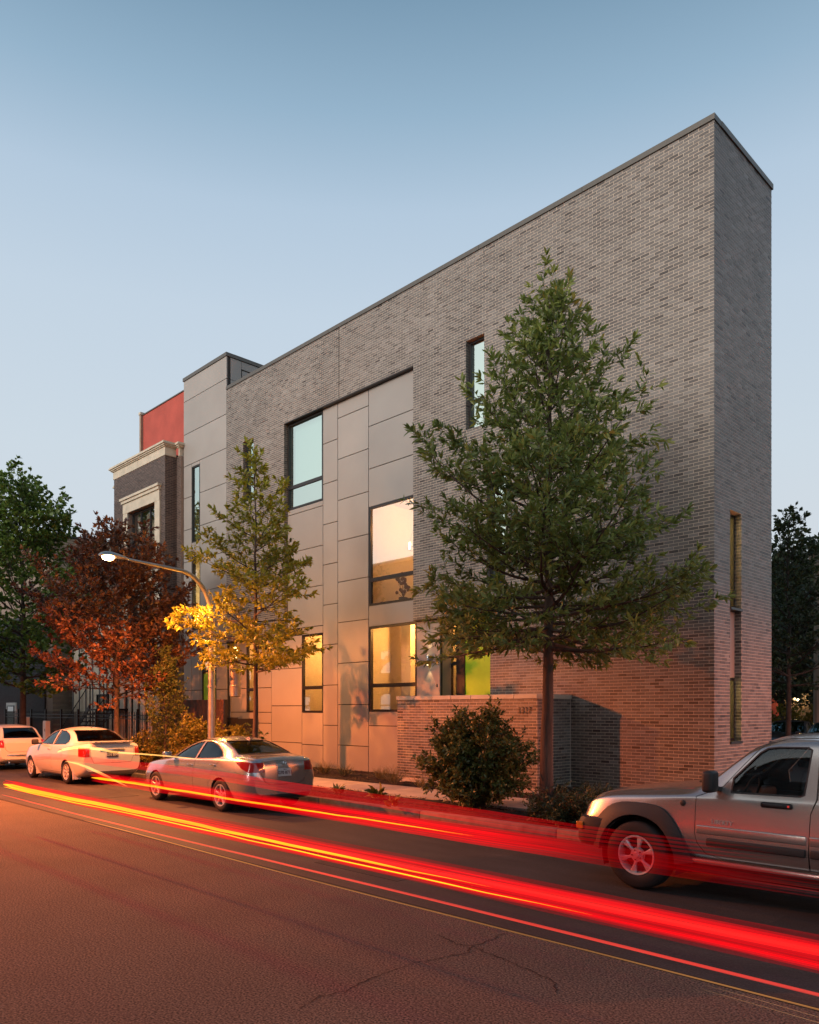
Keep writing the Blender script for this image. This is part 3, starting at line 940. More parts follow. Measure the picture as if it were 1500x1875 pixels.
# entrance: recessed porch with sidelight and green door
EYY = YRC + 0.45
XS0, XS1 = XP(813, EYY), XP(838, EYY)
XG0, XG1 = XP(851, EYY), XD1 + 0.5
mb = MB()
mb.box(XD0 - 0.06, XD0 - 0.012, YRC + 0.046, EYY, GZ, ZL)              # cheek
mb.box(XD0 - 0.05, XD1 + 0.05, YRC + 0.10, EYY + 0.4, ZL + 0.001, ZL + 0.05)
mb.build('porch_lining', 'cladding', house)
MB().box(XD1 + 0.0, XD1 + 0.04, YF + 0.17, EYY + 0.2, GZ, ZL).build('porch_cheek', 'mortar', house)
MB().box(XD0 - 0.01, XS0, EYY, EYY + 0.1, GZ, ZL - 0.002).build('door_post', 'frame_dark', house)
window(house, 'x', XS0 + 0.002, XS1, 0.5, ZL - 0.004, EYY, 1, splits=(3.25,), panemat='pane_clear', fw=0.05, name='sidelight')
MB().box(XS1 + 0.002, XG0 - 0.002, EYY - 0.002, EYY + 0.1, GZ, ZL - 0.002).build('door_post', 'frame_dark', house)
dr = MB().box(XG0, XD1 - 0.01, EYY + 0.03, EYY + 0.085, 0.5, ZL - 0.01).build('front_door', 'green_door', house)
kn = MB().lathe([(0.001, -0.07), (0.03, -0.06), (0.032, -0.035), (0.012, -0.02), (0.012, 0.0)], (XG0 + 0.09, EYY + 0.03, 2.27), 'y', 12).build('handle', 'chrome', None, smooth=True); kn.parent = dr
MB().box(XD0, XD1, YF + 0.2, EYY + 0.5, GZ, 0.5).build('porch_step', 'concrete', house)
r6 = room(XS0 - 0.2, XD1 + 0.2, EYY + 0.12, YF + 2.75, 0.5, 4.44)
point('room_light', (XS0 + 0.5, EYY + 1.0, 4.0), 90, WARM, 0.1, house)
# wall sconce, up and down light
def sconce(x, z, y, label):
    t = thing('wall_sconce', label, 'wall lamp', (x, y, z))
    MB().box(x - 0.035, x + 0.035, y - 0.02, y - 0.002, z - 0.05, z + 0.05).build('back_plate', 'galvanised', t)
    MB().lathe([(0.042, z - 0.13), (0.045, z - 0.125), (0.045, z + 0.125), (0.042, z + 0.13)], (x, y - 0.085, 0), 'z', 20).build('cylinder', 'silver_tube', t, smooth=True)
    MB().tube([(x, y - 0.02, z), (x, y - 0.06, z)], 0.012, 8).build('arm', 'silver_tube', t)
    for s_ in (-1, 1):
        MB().lathe([(0.036, 0), (0.001, 0.002 * s_)], (x, y - 0.085, z + s_ * 0.132), 'z', 14).build('bulb', 'bulb_warm', t)
        d = bpy.data.lights.new('sconce_light', 'SPOT')
        d.energy = 16; d.color = (1, 0.66, 0.30); d.spot_size = R(62); d.spot_blend = 0.6; d.shadow_soft_size = 0.02
        o = bpy.data.objects.new('sconce_light', d); COL.objects.link(o); o.parent = t
        o.location = (0, -0.085, s_ * 0.15)
        o.rotation_euler = (0 if s_ < 0 else math.pi, 0, 0)
sconce(XP(787.5, YRC), ZP(787.5, 1209, YRC), YRC - 0.001, 'silver cylinder wall lamp shining up and down beside the green door')
MB().box(XP(801, YRC) - 0.02, XP(801, YRC) + 0.02, YRC - 0.02, YRC - 0.003, ZP(801, 1258, YRC), ZP(801, 1254, YRC) + 0.02).build('doorbell', 'chrome', house)
# tower entrance
window(house, 'x', T3[0], T3[1], 3.42, T3[3], YF, 1, panemat='pane_clear', fw=0.06, name='transom_window')
gd = MB().box(T3[0] + 0.07, T3[1] - 0.07, YF + 0.03, YF + 0.07, 0.3, 3.36).build('side_door', 'green_door', house)
MB().box(T3[0], T3[0] + 0.065, YF, YF + 0.09, 0.3, 3.418).build('door_post', 'frame_dark', house)
MB().box(T3[1] - 0.065, T3[1], YF, YF + 0.09, 0.3, 3.418).build('door_post', 'frame_dark', house)
r7 = room(T3[0] - 0.2, T3[1] + 0.4, IN, YF + 2.5, 2.0, 4.55)
point('room_light', (T3[0] + 0.3, IN + 0.6, 4.2), 40, WARM, 0.1, house)

# ------------------------------------------------------------------ garden wall 1327
YG = 13.72
XG_L, XG_R = XP(728, YG), XP(984, YG)
ZGW = snap(2.22)
gw = thing('garden_wall', 'low dark brick garden wall with pale stone coping and house number by the sidewalk', 'garden wall', (XG_R, YG, 0))
LG = XG_R - XG_L
mb = MB()
mb.box(XG_L, XG_R, YG, YG + 0.22, 0.24, ZGW)
mb.box(XG_R - 0.221, XG_R - 0.0005, YG + 0.22, YF - 0.02, 0.24, ZGW)
mb.box(XG_L + 0.0005, XG_L + 0.221, YG + 0.2205, YF - 0.02, 0.24, ZGW)
mb.build('mortar_core', 'mortar', gw)
MB().box(XG_L - 0.02, XG_R + 0.02, YG - 0.02, YG + 0.25, 0.05, 0.24).build('footing', 'concrete', gw)
bricks(gw, (XG_L, YG, 0), (1, 0, 0), (0, -1, 0), LG + 0.008, 0.27, ZGW, [], singles=300, seed=21)
bricks(gw, (XG_R, YG, 0), (0, 1, 0), (1, 0, 0), YF - YG - 0.05, 0.27, ZGW, [], singles=0, seed=22, phase=-BL / 4, stuff_name='return_brickwork')
n_ = 7
for k in range(n_):
    a = XG_L - 0.02 + (LG + 0.04) * k / n_; b = XG_L - 0.02 + (LG + 0.04) * (k + 1) / n_
    v, f = rbox(a + 0.004, b - 0.004, YG - 0.03, YG + 0.25, ZGW + 0.002, ZGW + 0.10, 0.006, 1)
    MB().add(v, f).build('coping_stone', 'limestone', gw)
v, f = rbox(XG_R - 0.25, XG_R + 0.02, YG + 0.256, YF - 0.02, ZGW + 0.002, ZGW + 0.10, 0.006, 1)
MB().add(v, f).build('coping_stone', 'limestone', gw)
for i, c in enumerate('1327'):
    X = XP(952 + i * 6.3, YG)
    mb = MB()
    text_on(mb, c, 0.21, 0.008, (X, YG - 0.022, 1.975), (1, 0, 0), (0, 0, 1), sx=0.62)
    mb.build('house_number', 'frame_dark', gw)
# ------------------------------------------------------------------ brick townhouse to the left
YB, YM = 14.43, 14.92
XB0, XB1 = XP(209, YB), -28.42
TH = 12.5
th = thing('townhouse', 'narrow dark brick townhouse with limestone cornice and red stuccoed rooftop storey', 'townhouse', (XB1, YB, 0))
wz = [(10.30, 8.0), (6.9, 4.7), (3.4, 1.4)]
wx0, wx1 = XP(235, YB), XP(285, YB)
holes = [(wx0 - XB0, wx1 - XB0, b, a) for a, b in wz]
mb = MB()
wall_with_holes(mb, (XB0, YB, 0), (1, 0, 0), (0, 1, 0), XB1 - XB0, 0.1, 12.0, holes, 0.3)
mb.box(XB1 - 0.3, XB1 - 0.001, YB + 0.302, YM + 0.3, 0.1, 12.0)
mb.box(XB0 + 0.001, XB0 + 0.3, YB + 0.302, YM + 0.3, 0.1, 12.0)
mb.box(XB1 + 0.001, XTL - 0.02, YM, YM + 0.3, 0.1, 12.0)
mb.box(XB0 - 0.75, XB0 - 0.001, YM, YM + 0.3, 0.1, 11.4)
mb.box(XB0 - 0.75, XB0 - 0.45, YM + 0.301, YM + 12, 0.1, 11.4)
mb.build('wall', 'mortar_far', th)
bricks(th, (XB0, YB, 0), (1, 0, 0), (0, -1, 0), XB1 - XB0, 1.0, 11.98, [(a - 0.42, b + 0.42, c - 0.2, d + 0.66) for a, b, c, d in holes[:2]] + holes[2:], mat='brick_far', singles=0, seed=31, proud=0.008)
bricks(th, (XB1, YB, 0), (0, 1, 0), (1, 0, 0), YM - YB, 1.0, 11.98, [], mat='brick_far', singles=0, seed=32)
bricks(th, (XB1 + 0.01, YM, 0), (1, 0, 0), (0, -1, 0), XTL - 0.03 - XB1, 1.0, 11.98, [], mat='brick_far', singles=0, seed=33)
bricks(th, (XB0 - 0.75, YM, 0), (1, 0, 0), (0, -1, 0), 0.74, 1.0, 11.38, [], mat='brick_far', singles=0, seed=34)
def cornice(x0, x1, y, z0, z1, side_depth=0.0):
    h = z1 - z0
    prof = [(0.0, 0.0, 0.62), (0.05, 0.62, 0.70), (0.10, 0.70, 0.80), (0.15, 0.80, 0.90), (0.12, 0.90, 1.0)]
    for j, (p, a, b) in enumerate(prof):
        n = 4 if j == 0 else 1
        for k in range(n):
            xa = x0 - p + (x1 - x0 + 2 * p) * k / n; xb = x0 - p + (x1 - x0 + 2 * p) * (k + 1) / n
            MB().box(xa + 0.003, xb - 0.003, y - 0.03 - p, y + 0.45, z0 + a * h, z0 + b * h - 0.003).build('cornice_stone', 'limestone', th)
cornice(XB0 - 0.04, XB1 + 0.04, YB, 12.0, TH + 0.02)
cornice(XB1 + 0.20, XTL - 0.06, YM, 12.0, TH + 0.02)
cornice(XB0 - 0.75, XB0 - 0.2, YM, 11.4, 12.0)
MB().box(XB0, XB1, YB + 0.42, YB + 8, 12.0, 12.1).build('roof', 'roof_dark', th)
for i, (a, b) in enumerate(wz[:2]):
    s0, s1 = wx0 - 0.42, wx1 + 0.42
    MB().box(s0, wx0 - 0.002, YB - 0.05, YB + 0.2, b - 0.2, a).build('window_surround', 'limestone', th)
    MB().box(wx1 + 0.002, s1, YB - 0.05, YB + 0.2, b - 0.2, a).build('window_surround', 'limestone', th)
    MB().box(s0, s1, YB - 0.06, YB + 0.2, a + 0.003, a + 0.42).build('lintel_stone', 'limestone', th)
    MB().box(s0 - 0.05, s1 + 0.05, YB - 0.12, YB + 0.1, a + 0.423, a + 0.54).build('lintel_stone', 'limestone', th)
    MB().box(s0 - 0.10, s1 + 0.10, YB - 0.18, YB + 0.1, a + 0.543, a + 0.64).build('lintel_stone', 'limestone', th)
    w = window(th, 'x', wx0 + 0.01, wx1 - 0.01, b, a - 0.01, YB + 0.16, 1, panemat='pane_mid', fw=0.07, vsplits=(wx0 + (wx1 - wx0) * 0.33, wx0 + (wx1 - wx0) * 0.66))
    for k in range(3):
        xa = wx0 + (wx1 - wx0) * k / 3 + 0.05
        m2 = MB()
        for q in range(6):
            m2.box(xa + q * 0.05, xa + q * 0.05 + 0.046, YB + 0.4 + (q % 2) * 0.02, YB + 0.42 + (q % 2) * 0.02, b + 0.02, a - 0.1)
        m2.build('curtain', 'curtain', th)
    m2 = MB()
    for q in range(13):
        x = wx0 + (wx1 - wx0) * q / 12
        m2.box(x - 0.008, x + 0.008, YB - 0.075, YB - 0.06, b - 0.05, b + 0.95)
    m2.box(wx0 - 0.02, wx1 + 0.02, YB - 0.08, YB - 0.055, b + 0.951, b + 0.985)
    m2.box(wx0 - 0.02, wx1 + 0.02, YB - 0.08, YB - 0.055, b - 0.09, b - 0.052)
    m2.build('balcony_rail', 'black_iron', th)
MB().box(wx0 - 0.5, wx1 + 0.5, YB + 0.9, YB + 1.0, 0.5, 11.8).build('inner_wall', 'white_wall', th)
window(th, 'x', wx0 + 0.01, wx1 - 0.01, 1.4, 3.39, YB + 0.16, 1, panemat='pane_clear', fw=0.07)
# red rooftop storey
YP = 16.5
XR0 = XP(260, YP)
ZRD = ZP(336, 717, YP)
MB().box(XR0 + 0.12, XTL - 0.05, YP, YP + 5, 12.0, ZRD).build('rooftop_wall', 'red_stucco', th)
MB().box(XR0 - 0.02, XR0 + 0.118, YP - 0.12, YP + 5, 12.0, ZRD + 0.02).build('parapet_end', 'beige_brick', th)
MB().box(XR0 - 0.05, XR0 + 0.15, YP - 0.15, YP + 5.0, ZRD + 0.022, ZRD + 0.14).build('coping', 'limestone', th)
MB().box(XR0 + 0.155, XTL - 0.05, YP - 0.04, YP + 0.3, ZRD + 0.002, ZRD + 0.05).build('coping', 'metal_coping', th)
# lower clad wall and columns right of the tree (warm pale bays under the townhouse)
for k in range(7):
    x = XB0 + 0.05 + k * 0.64
    MB().box(x, x + 0.42, YB - 0.05, YB - 0.012, 0.3, 3.3).build('base_panel', 'limestone', th)
# entry stair with iron rails
st = thing('entry_stair', 'black iron stair climbing to the townhouse door behind the fence', 'stairs', (-33.5, 13.6, 0.1))
for k in range(11):
    x = -36.2 + k * 0.28
    MB().box(x, x + 0.29, 13.35, 14.35, 0.13 + k * 0.17 + 0.12, 0.13 + k * 0.17 + 0.165).build('step', 'black_iron', st)
for y in (13.33, 14.37):
    m2 = MB()
    m2.prism([(-36.25, 0.12), (-36.0, 0.12), (-33.05, 1.98), (-33.05, 2.2)], 'y', y - 0.02, y + 0.02)
    m2.tube([(-36.2, y, 1.15), (-33.1, y, 3.05), (-31.6, y, 3.05)], 0.022, 6)
    for k in range(22):
        x = -36.15 + k * 0.14; z = 0.2 + k * 0.0857
        m2.tube([(x, y, z), (x, y, z + 0.95)], 0.008, 4)
    m2.build('railing', 'black_iron', st)
MB().box(-33.1, -31.6, 13.32, 14.38, 1.95, 2.03).build('landing', 'black_iron', st)
for x in (-33.05, -31.65):
    for y in (13.36, 14.33):
        MB().tube([(x, y, 0.1), (x, y, 3.05)], 0.03, 6).build('post', 'black_iron', st)

# beige brick block beyond, and grey sided house in front of it
bb = thing('beige_brick_building', 'plain beige brick block with flat roof behind the green and purple trees', 'building', (-45, 16.1, 0))
BZ = ZP(98, 976, 16.1)
mb = MB().box(-60, -45, 16.1, 40, 0, BZ - 0.12)
mb.build('wall', 'mortar_far', bb)
m2 = MB()
rr = random.Random(4)
for k in range(int(BZ / 0.135)):
    z = k * 0.135
    for q in range(28):
        y = 16.1 + q * 0.86 + (0.43 if k % 2 else 0)
        m2.box(-45.0, -44.98, y + 0.02, y + 0.84, z + 0.012, z + 0.123, 0, rr.random())
m2.build('brickwork', 'beige_brick', bb, kind='stuff')
MB().box(-60.1, -44.9, 16.0, 40.1, BZ - 0.118, BZ).build('coping', 'roof_dark', bb)
for (y, z) in ((20, 8.6), (20, 5.2), (25, 8.6), (25, 5.2), (30, 8.6)):
    window(bb, 'y', y, y + 1.2, z, z + 1.9, -44.95, -1, splits=(z + 0.95,), panemat='pane_clear', fw=0.07, fd=0.05)
gh = thing('grey_sided_house', 'small grey house with horizontal siding and white window at far left', 'house', (-46, 13.6, 0))
m2 = MB().box(-62, -46, 13.6, 16.0, 0, 5.6)
m2.build('wall', 'grey_siding', gh)
for k in range(36):
    z = 0.1 + k * 0.15
    MB().prism([(13.59, z), (13.55, z), (13.59, z + 0.148)], 'x', -62, -46).build('siding_board', 'grey_siding', gh)
    MB().prism([(-45.99, z), (-45.95, z), (-45.99, z + 0.148)], 'y', 13.6, 16.0).build('siding_board', 'grey_siding', gh)
MB().prism([(13.2, 5.6), (16.3, 5.6), (14.8, 7.2)], 'x', -62.3, -45.7).build('roof', 'roof_dark', gh)
wx = XP(22, 13.5)
MB().box(wx - 0.75, wx + 0.75, 13.44, 13.50, 0.85, 2.35).build('window_trim', 'white_trim', gh)
window(gh, 'x', wx - 0.55, wx + 0.55, 1.0, 2.2, 13.40, 1, splits=(1.6,), panemat='pane_clear', fw=0.05, fd=0.035)
# pale rendered building between them, seen through the trees
pb_ = thing('pale_building', 'pale sided building with dark trim seen between the tree trunks', 'building', (-37, 17, 0))
MB().box(-44.5, -33.9, 17.0, 24, 0, 6.5).build('wall', 'limestone', pb_)
for k in range(12):
    x = -44.4 + k * 0.9
    MB().box(x, x + 0.09, 16.95, 16.998, 0.1, 6.4).build('batten', 'grey_siding', pb_)
window(pb_, 'x', -41, -39.6, 1.0, 2.8, 16.9, 1, panemat='pane_clear', fw=0.06)
window(pb_, 'x', -37, -35.6, 1.0, 2.8, 16.9, 1, panemat='pane_clear', fw=0.06)

# ------------------------------------------------------------------ iron fence
YFN = 13.05
fn = thing('iron_fence', 'black iron picket fence in front of the townhouse and its stair', 'fence', (-33, YFN, 0.1))
pk = MB().box(-0.009, 0.009, -0.009, 0.009, 0, 1.72)
pk.add([(-0.009, -0.009, 1.72), (0.009, -0.009, 1.72), (0.009, 0.009, 1.72), (-0.009, 0.009, 1.72), (0, 0, 1.78)], [(0, 1, 4), (1, 2, 4), (2, 3, 4), (3, 0, 4)])
pkm = pk.mesh('picket', 'black_iron')
psm = MB().box(-0.035, 0.035, -0.035, 0.035, 0, 1.85).mesh('post', 'black_iron')
x = -43.0
i = 0
while x < -24.6:
    o = bpy.data.objects.new('post' if i % 14 == 0 else 'picket', psm if i % 14 == 0 else pkm)
    COL.objects.link(o); o.parent = fn; o.location = Vector((x, YFN, 0.16)) - ORIGIN[fn.name]
    x += 0.135; i += 1
for z in (0.32, 1.62, 1.78 - 0.02):
    MB().box(-43, -24.7, YFN - 0.012, YFN + 0.012, z, z + 0.03).build('rail', 'black_iron', fn)
for i, x in enumerate((XP(49, 12.9), XP(86, 12.9))):
    t = thing('meter_box', ['taller white metal cabinet against the iron fence', 'shorter white metal cabinet against the iron fence'][i], 'cabinet', (x, 12.9, 0.15))
    v, f = rbox(x - 0.19, x + 0.19, 12.78, 12.98, 0.15, ZP([49, 86][i], [1313, 1320][i], 12.9), 0.015, 1)
    MB().add(v, f).build('cabinet', 'white_trim', t)
    MB().box(x - 0.15, x + 0.15, 12.768, 12.779, 0.25, ZP([49, 86][i], [1313, 1320][i], 12.9) - 0.08).build('door', 'white_trim', t)
    MB().box(x + 0.09, x + 0.12, 12.755, 12.767, 1.0, 1.12).build('handle', 'black_iron', t)

# ------------------------------------------------------------------ timber slat screen and post
YS = 14.05
xs0, xs1 = XP(334, YS), XP(396, YS)
zs = ZP(400, 1281, YS)
sc = thing('slat_screen', 'dark brown vertical timber screen beside the clad tower', 'screen', (xs1, YS, 0.1))
n_ = int((xs1 - xs0) / 0.105)
for k in range(n_):
    a = xs0 + k * 0.105
    MB().box(a + 0.006, a + 0.099, YS - 0.012, YS + 0.012 + random.uniform(0, 0.004), 0.2, zs, 0, random.random() * 0.6).build('slat', 'wood_slat', sc)
MB().box(xs0, xs1, YS + 0.018, YS + 0.06, 0.5, 0.6).build('rail', 'wood_slat', sc)
MB().box(xs0, xs1, YS + 0.018, YS + 0.06, 1.9, 2.0).build('rail', 'wood_slat', sc)
gt = thing('timber_gate', 'reddish timber gate leaf at the right end of the dark slat screen', 'gate', (xs1 + 0.3, YS, 0.1))
xg1 = XP(411, YS)
for k in range(5):
    a = xs1 + 0.03 + (xg1 - xs1 - 0.03) * k / 5; b = xs1 + 0.03 + (xg1 - xs1 - 0.03) * (k + 1) / 5
    MB().box(a + 0.004, b - 0.004, YS - 0.03, YS - 0.005, 0.2, zs, 0, 0.8 + 0.04 * k).build('board', 'wood_slat', gt)
MB().box(xg1 + 0.002, xg1 + 0.09, YS - 0.04, YS + 0.06, 0.1, zs).build('post', 'frame_dark', gt)
tb = thing('slatted_bin_store', 'low dark slatted box standing against the clad facade left of the street tree', 'bin store', (XP(425, 14.3), 14.3, 0.1))
xa, xb = XP(413, 14.3), XP(436, 14.3)
for k in range(7):
    a = xa + (xb - xa) * k / 7
    MB().box(a + 0.008, a + (xb - xa) / 7 - 0.004, 14.28, 14.30, 0.2, 1.72).build('slat', 'frame_dark', tb)
MB().box(xa + 0.01, xb - 0.01, 14.31, 14.95, 0.2, 1.68).build('body', 'frame_dark', tb)

# ------------------------------------------------------------------ street lamps
def lamp_head(t, tip, ang, far=False):
    """cobra head: tip is the end of the arm, ang the heading of the arm"""
    c, s_ = math.cos(ang), math.sin(ang)
    def T(p):
        return (tip[0] + p[0] * c - p[1] * s_, tip[1] + p[0] * s_ + p[1] * c, tip[2] + p[2])
    mb = MB()
    n = 16
    st = [(0.0, 0.04, 0.035, 0.0), (0.06, 0.06, 0.05, 0.0), (0.16, 0.085, 0.065, 0.01), (0.3, 0.12, 0.085, 0.02), (0.45, 0.155, 0.10, 0.03), (0.6, 0.155, 0.095, 0.03), (0.7, 0.12, 0.07, 0.02), (0.76, 0.05, 0.03, 0.01)]
    vs = []
    for (x, w, h, dz) in st:
        for k in range(n):
            a = 2 * math.pi * k / n
            zz = math.sin(a) * h
            if zz < 0: zz *= 0.35
            vs.append(T((x, math.cos(a) * w, zz + dz)))
    fs = [(i * n + k, i * n + (k + 1) % n, (i + 1) * n + (k + 1) % n, (i + 1) * n + k) for i in range(len(st) - 1) for k in range(n)]
    fs += [tuple(range(n)), tuple((len(st) - 1) * n + k for k in range(n))]
    mb.add(vs, fs)
    mb.build('lamp_housing', 'galvanised', t, smooth=True)
    m2 = MB()
    prof = [(0.135, -0.005), (0.13, -0.05), (0.11, -0.095), (0.07, -0.12), (0.001, -0.128)]
    vs = []
    for r_, h in prof:
        for k in range(18):
            a = 2 * math.pi * k / 18
            vs.append(T((0.53 + r_ * 1.12 * math.cos(a), r_ * math.sin(a), h + 0.03)))
    fs = [(i * 18 + k, i * 18 + (k + 1) % 18, (i + 1) * 18 + (k + 1) % 18, (i + 1) * 18 + k) for i in range(4) for k in range(18)]
    m2.add(vs, fs)
    m2.build('lamp_lens', 'lamp_glow', t, smooth=True)
    return Vector(T((0.53, 0, -0.16)))
def street_lamp(px, py, zt, ang, reach, label, energy, lc=None):
    t = thing('street_lamp', label, 'street lamp', (px, py, 0.14))
    MB().lathe([(0.20, 0.14), (0.20, 0.17), (0.14, 0.19), (0.125, 0.5), (0.11, 0.52)], (px, py, 0), 'z', 16).build('base', 'galvanised', t, smooth=True)
    c, s_ = math.cos(ang), math.sin(ang)
    pts, rad = [(px, py, 0.5), (px, py, 1.5), (px, py, 2.6), (px, py, zt - 1.35)], [0.105, 0.10, 0.092, 0.078]
    for k in range(1, 15):
        a = math.radians(90 * k / 14)
        pts.append((px + c * reach * 0.42 * (1 - math.cos(a)), py + s_ * reach * 0.42 * (1 - math.cos(a)), zt - 1.35 + 1.22 * math.sin(a)))
        rad.append(0.078 - 0.026 * k / 14)
    for k in range(1, 7):
        f_ = k / 6
        pts.append((px + c * reach * (0.42 + 0.58 * f_), py + s_ * reach * (0.42 + 0.58 * f_), zt - 0.13 + 0.10 * f_)); rad.append(0.052 - 0.016 * f_)
    MB().tube(pts, rad, 14).build('pole', 'galvanised', t, smooth=True)
    MB().lathe([(0.115, 2.6), (0.115, 2.66)], (px, py, 0), 'z', 16).build('collar', 'galvanised', t)
    hp = lamp_head(t, pts[-1], ang)
    d = bpy.data.lights.new('lamp_light', 'SPOT')
    d.energy = energy; d.color = lc or SODIUM; d.spot_size = R(172); d.spot_blend = 0.25; d.shadow_soft_size = 0.09
    o = bpy.data.objects.new('lamp_light', d); COL.objects.link(o); o.parent = t
    o.location = hp - ORIGIN[t.name]
    return t
PX, PY = -18.98, 11.0
LZ = 5.83
L1 = street_lamp(PX, PY, LZ, R(-90), 2.35, 'lit curved street lamp rising beside the young street tree', 3000, (1.0, 0.29, 0.065))
L3 = street_lamp(7.5, 17.5, LZ + 0.1, R(180), 2.2, 'curved street lamp on the side street, beyond the right edge', 5000)
L2 = street_lamp(-20.1, 0.35, LZ + 0.1, R(90), 2.2, 'matching curved street lamp on the near side of the street', 9600)
# second luminaire: a lit metal lantern on a bracket off the first pole, facing the pavement
bx = PX + 0.20; by = PY + 0.62
MB().tube([(PX, PY, 3.42), (bx, by, 3.42)], 0.022, 8).build('bracket', 'galvanised', L1)
MB().tube([(PX, PY, 3.05), (PX + 0.06, PY + 0.2, 3.25), (PX + 0.14, PY + 0.42, 3.36), (bx, by, 3.39)], 0.014, 8).build('bracket', 'galvanised', L1)
MB().lathe([(0.10, 2.35), (0.15, 2.37), (0.155, 2.62), (0.16, 2.65), (0.16, 2.66), (0.145, 2.68), (0.17, 3.1), (0.165, 3.35), (0.12, 3.42), (0.001, 3.44)], (bx, by, 0), 'z', 20).build('lantern', 'galvanised', L1, smooth=30)
MB().lathe([(0.001, 3.74), (0.05, 3.71), (0.07, 3.64), (0.07, 3.55), (0.05, 3.47), (0.05, 3.445)], (bx, by, 0), 'z', 16).build('lantern_globe', 'globe_glow', L1, smooth=True)
d = bpy.data.lights.new('lantern_light', 'POINT'); d.energy = 600; d.color = (1, 0.42, 0.08); d.shadow_soft_size = 0.10
o = bpy.data.objects.new('lantern_light', d); COL.objects.link(o); o.parent = L1
o.location = Vector((bx - 0.35, by - 0.65, 4.45)) - ORIGIN[L1.name]

# ------------------------------------------------------------------ unseen houses opposite, added to shade the lower facade, mirrored in panes and paintwork
for i, (xa, xb, hh, mt, lab) in enumerate([(-62, -50, 11.5, 'brick_far', 'unseen dark brick house across the street, the westernmost of its row'), (-49.5, -38, 12.4, 'beige_brick', 'unseen beige brick house across the street with tall parapet'),
        (-37, -26, 11.2, 'brick_far', 'unseen dark brick house across the street opposite the purple tree'), (-25, -14, 12.2, 'brick_far', 'unseen taller dark brick house across the street opposite the clad facade'),
        (-13, -3, 11.4, 'grey_siding', 'unseen grey sided house across the street behind the camera'), (-2, 10, 11.8, 'brick_far', 'unseen dark brick house across the street opposite the silver SUV')]):
    oh = thing('unseen_opposite_house', lab, 'house', ((xa + xb) / 2, -8, 0.1))
    ws_ = [(a, a + 1.3, z, z + 1.8) for a in np.arange(1.2, xb - xa - 2, 2.9) for z in (1.4, 4.6) + (8.0,)]
    mb = MB(); wall_with_holes(mb, (xa, -8, 0), (1, 0, 0), (0, -1, 0), xb - xa, 0.05, hh, ws_, 0.25)
    mb.box(xa, xb, -16, -15.8, 0.05, hh); mb.box(xa, xa + 0.2, -15.79, -8.26, 0.05, hh); mb.box(xb - 0.2, xb, -15.79, -8.26, 0.05, hh); mb.box(xa, xb, -15.8, -8.0, hh + 0.002, hh + 0.2)
    mb.build('wall', mt, oh)
    MB().box(xa - 0.1, xb + 0.1, -8.3, -7.85, hh + 0.202, hh + 0.4).build('cornice', 'limestone', oh)
    for (a, b, c_, d_) in ws_:
        window(oh, 'x', xa + a + 0.01, xa + b - 0.01, c_ + 0.01, d_ - 0.01, -8.1, -1, splits=((c_ + d_) / 2,), panemat='pane_clear', fw=0.06)
    MB().box(xa + 0.5, xb - 0.5, -12.2, -12.0, 0.3, hh - 0.3).build('inner_wall', 'cabin_dark', oh)

# ------------------------------------------------------------------ right background, beyond the house end
rh = thing('porch_house', 'dark red brick house with a lit porch wall seen past the house end', 'house', (-17, 40, 0))
m2 = MB().box(-25, -6, 41, 50, 0.1, 8.5); m2.build('wall', 'mortar_far', rh)
bricks(rh, (-18.5, 41, 0), (1, 0, 0), (0, -1, 0), 11, 0.5, 4.2, [(1.8, 3.7, 0, 2.75)], mat='brick_far', singles=0, seed=41, proud=0.012)
MB().box(-16.7, -14.8, 40.9, 40.98, 0.2, 2.75).build('garage_door', 'red_stucco', rh)
MB().box(-16.9, -14.6, 40.80, 40.9, 2.76, 2.95).build('lintel', 'limestone', rh)
MB().box(-12.3, -12.1, 40.85, 40.98, 0.2, 4.5).build('downpipe', 'white_trim', rh)
MB().lathe([(0.001, 2.75), (0.10, 2.7), (0.12, 2.5), (0.05, 2.42), (0.001, 2.41)], (-14.0, 40.75, 0), 'z', 12).build('porch_lamp', 'bulb_warm', rh, smooth=True)
point('porch_light', (-14.0, 40.5, 2.5), 45, (1, 0.6, 0.2), 0.08, rh)
point('porch_light', (-9.6, 39.0, 2.6), 40, (1, 0.6, 0.2), 0.08, rh)
up = thing('utility_pole', 'weathered wooden utility pole at the right edge behind the trees', 'utility pole', (XP(1500, 30), 30, 0.1))
MB().tube([(XP(1500, 30), 30, 0.1), (XP(1500, 30), 30, ZP(1497, 1012, 30))], [0.2, 0.15], 12).build('pole', 'pole_wood', up)
MB().box(XP(1500, 30) - 0.25, XP(1500, 30) + 0.25, 29.7, 29.85, ZP(1497, 1012, 30) - 0.5, ZP(1497, 1012, 30) - 0.1).build('crossarm', 'pole_wood', up)
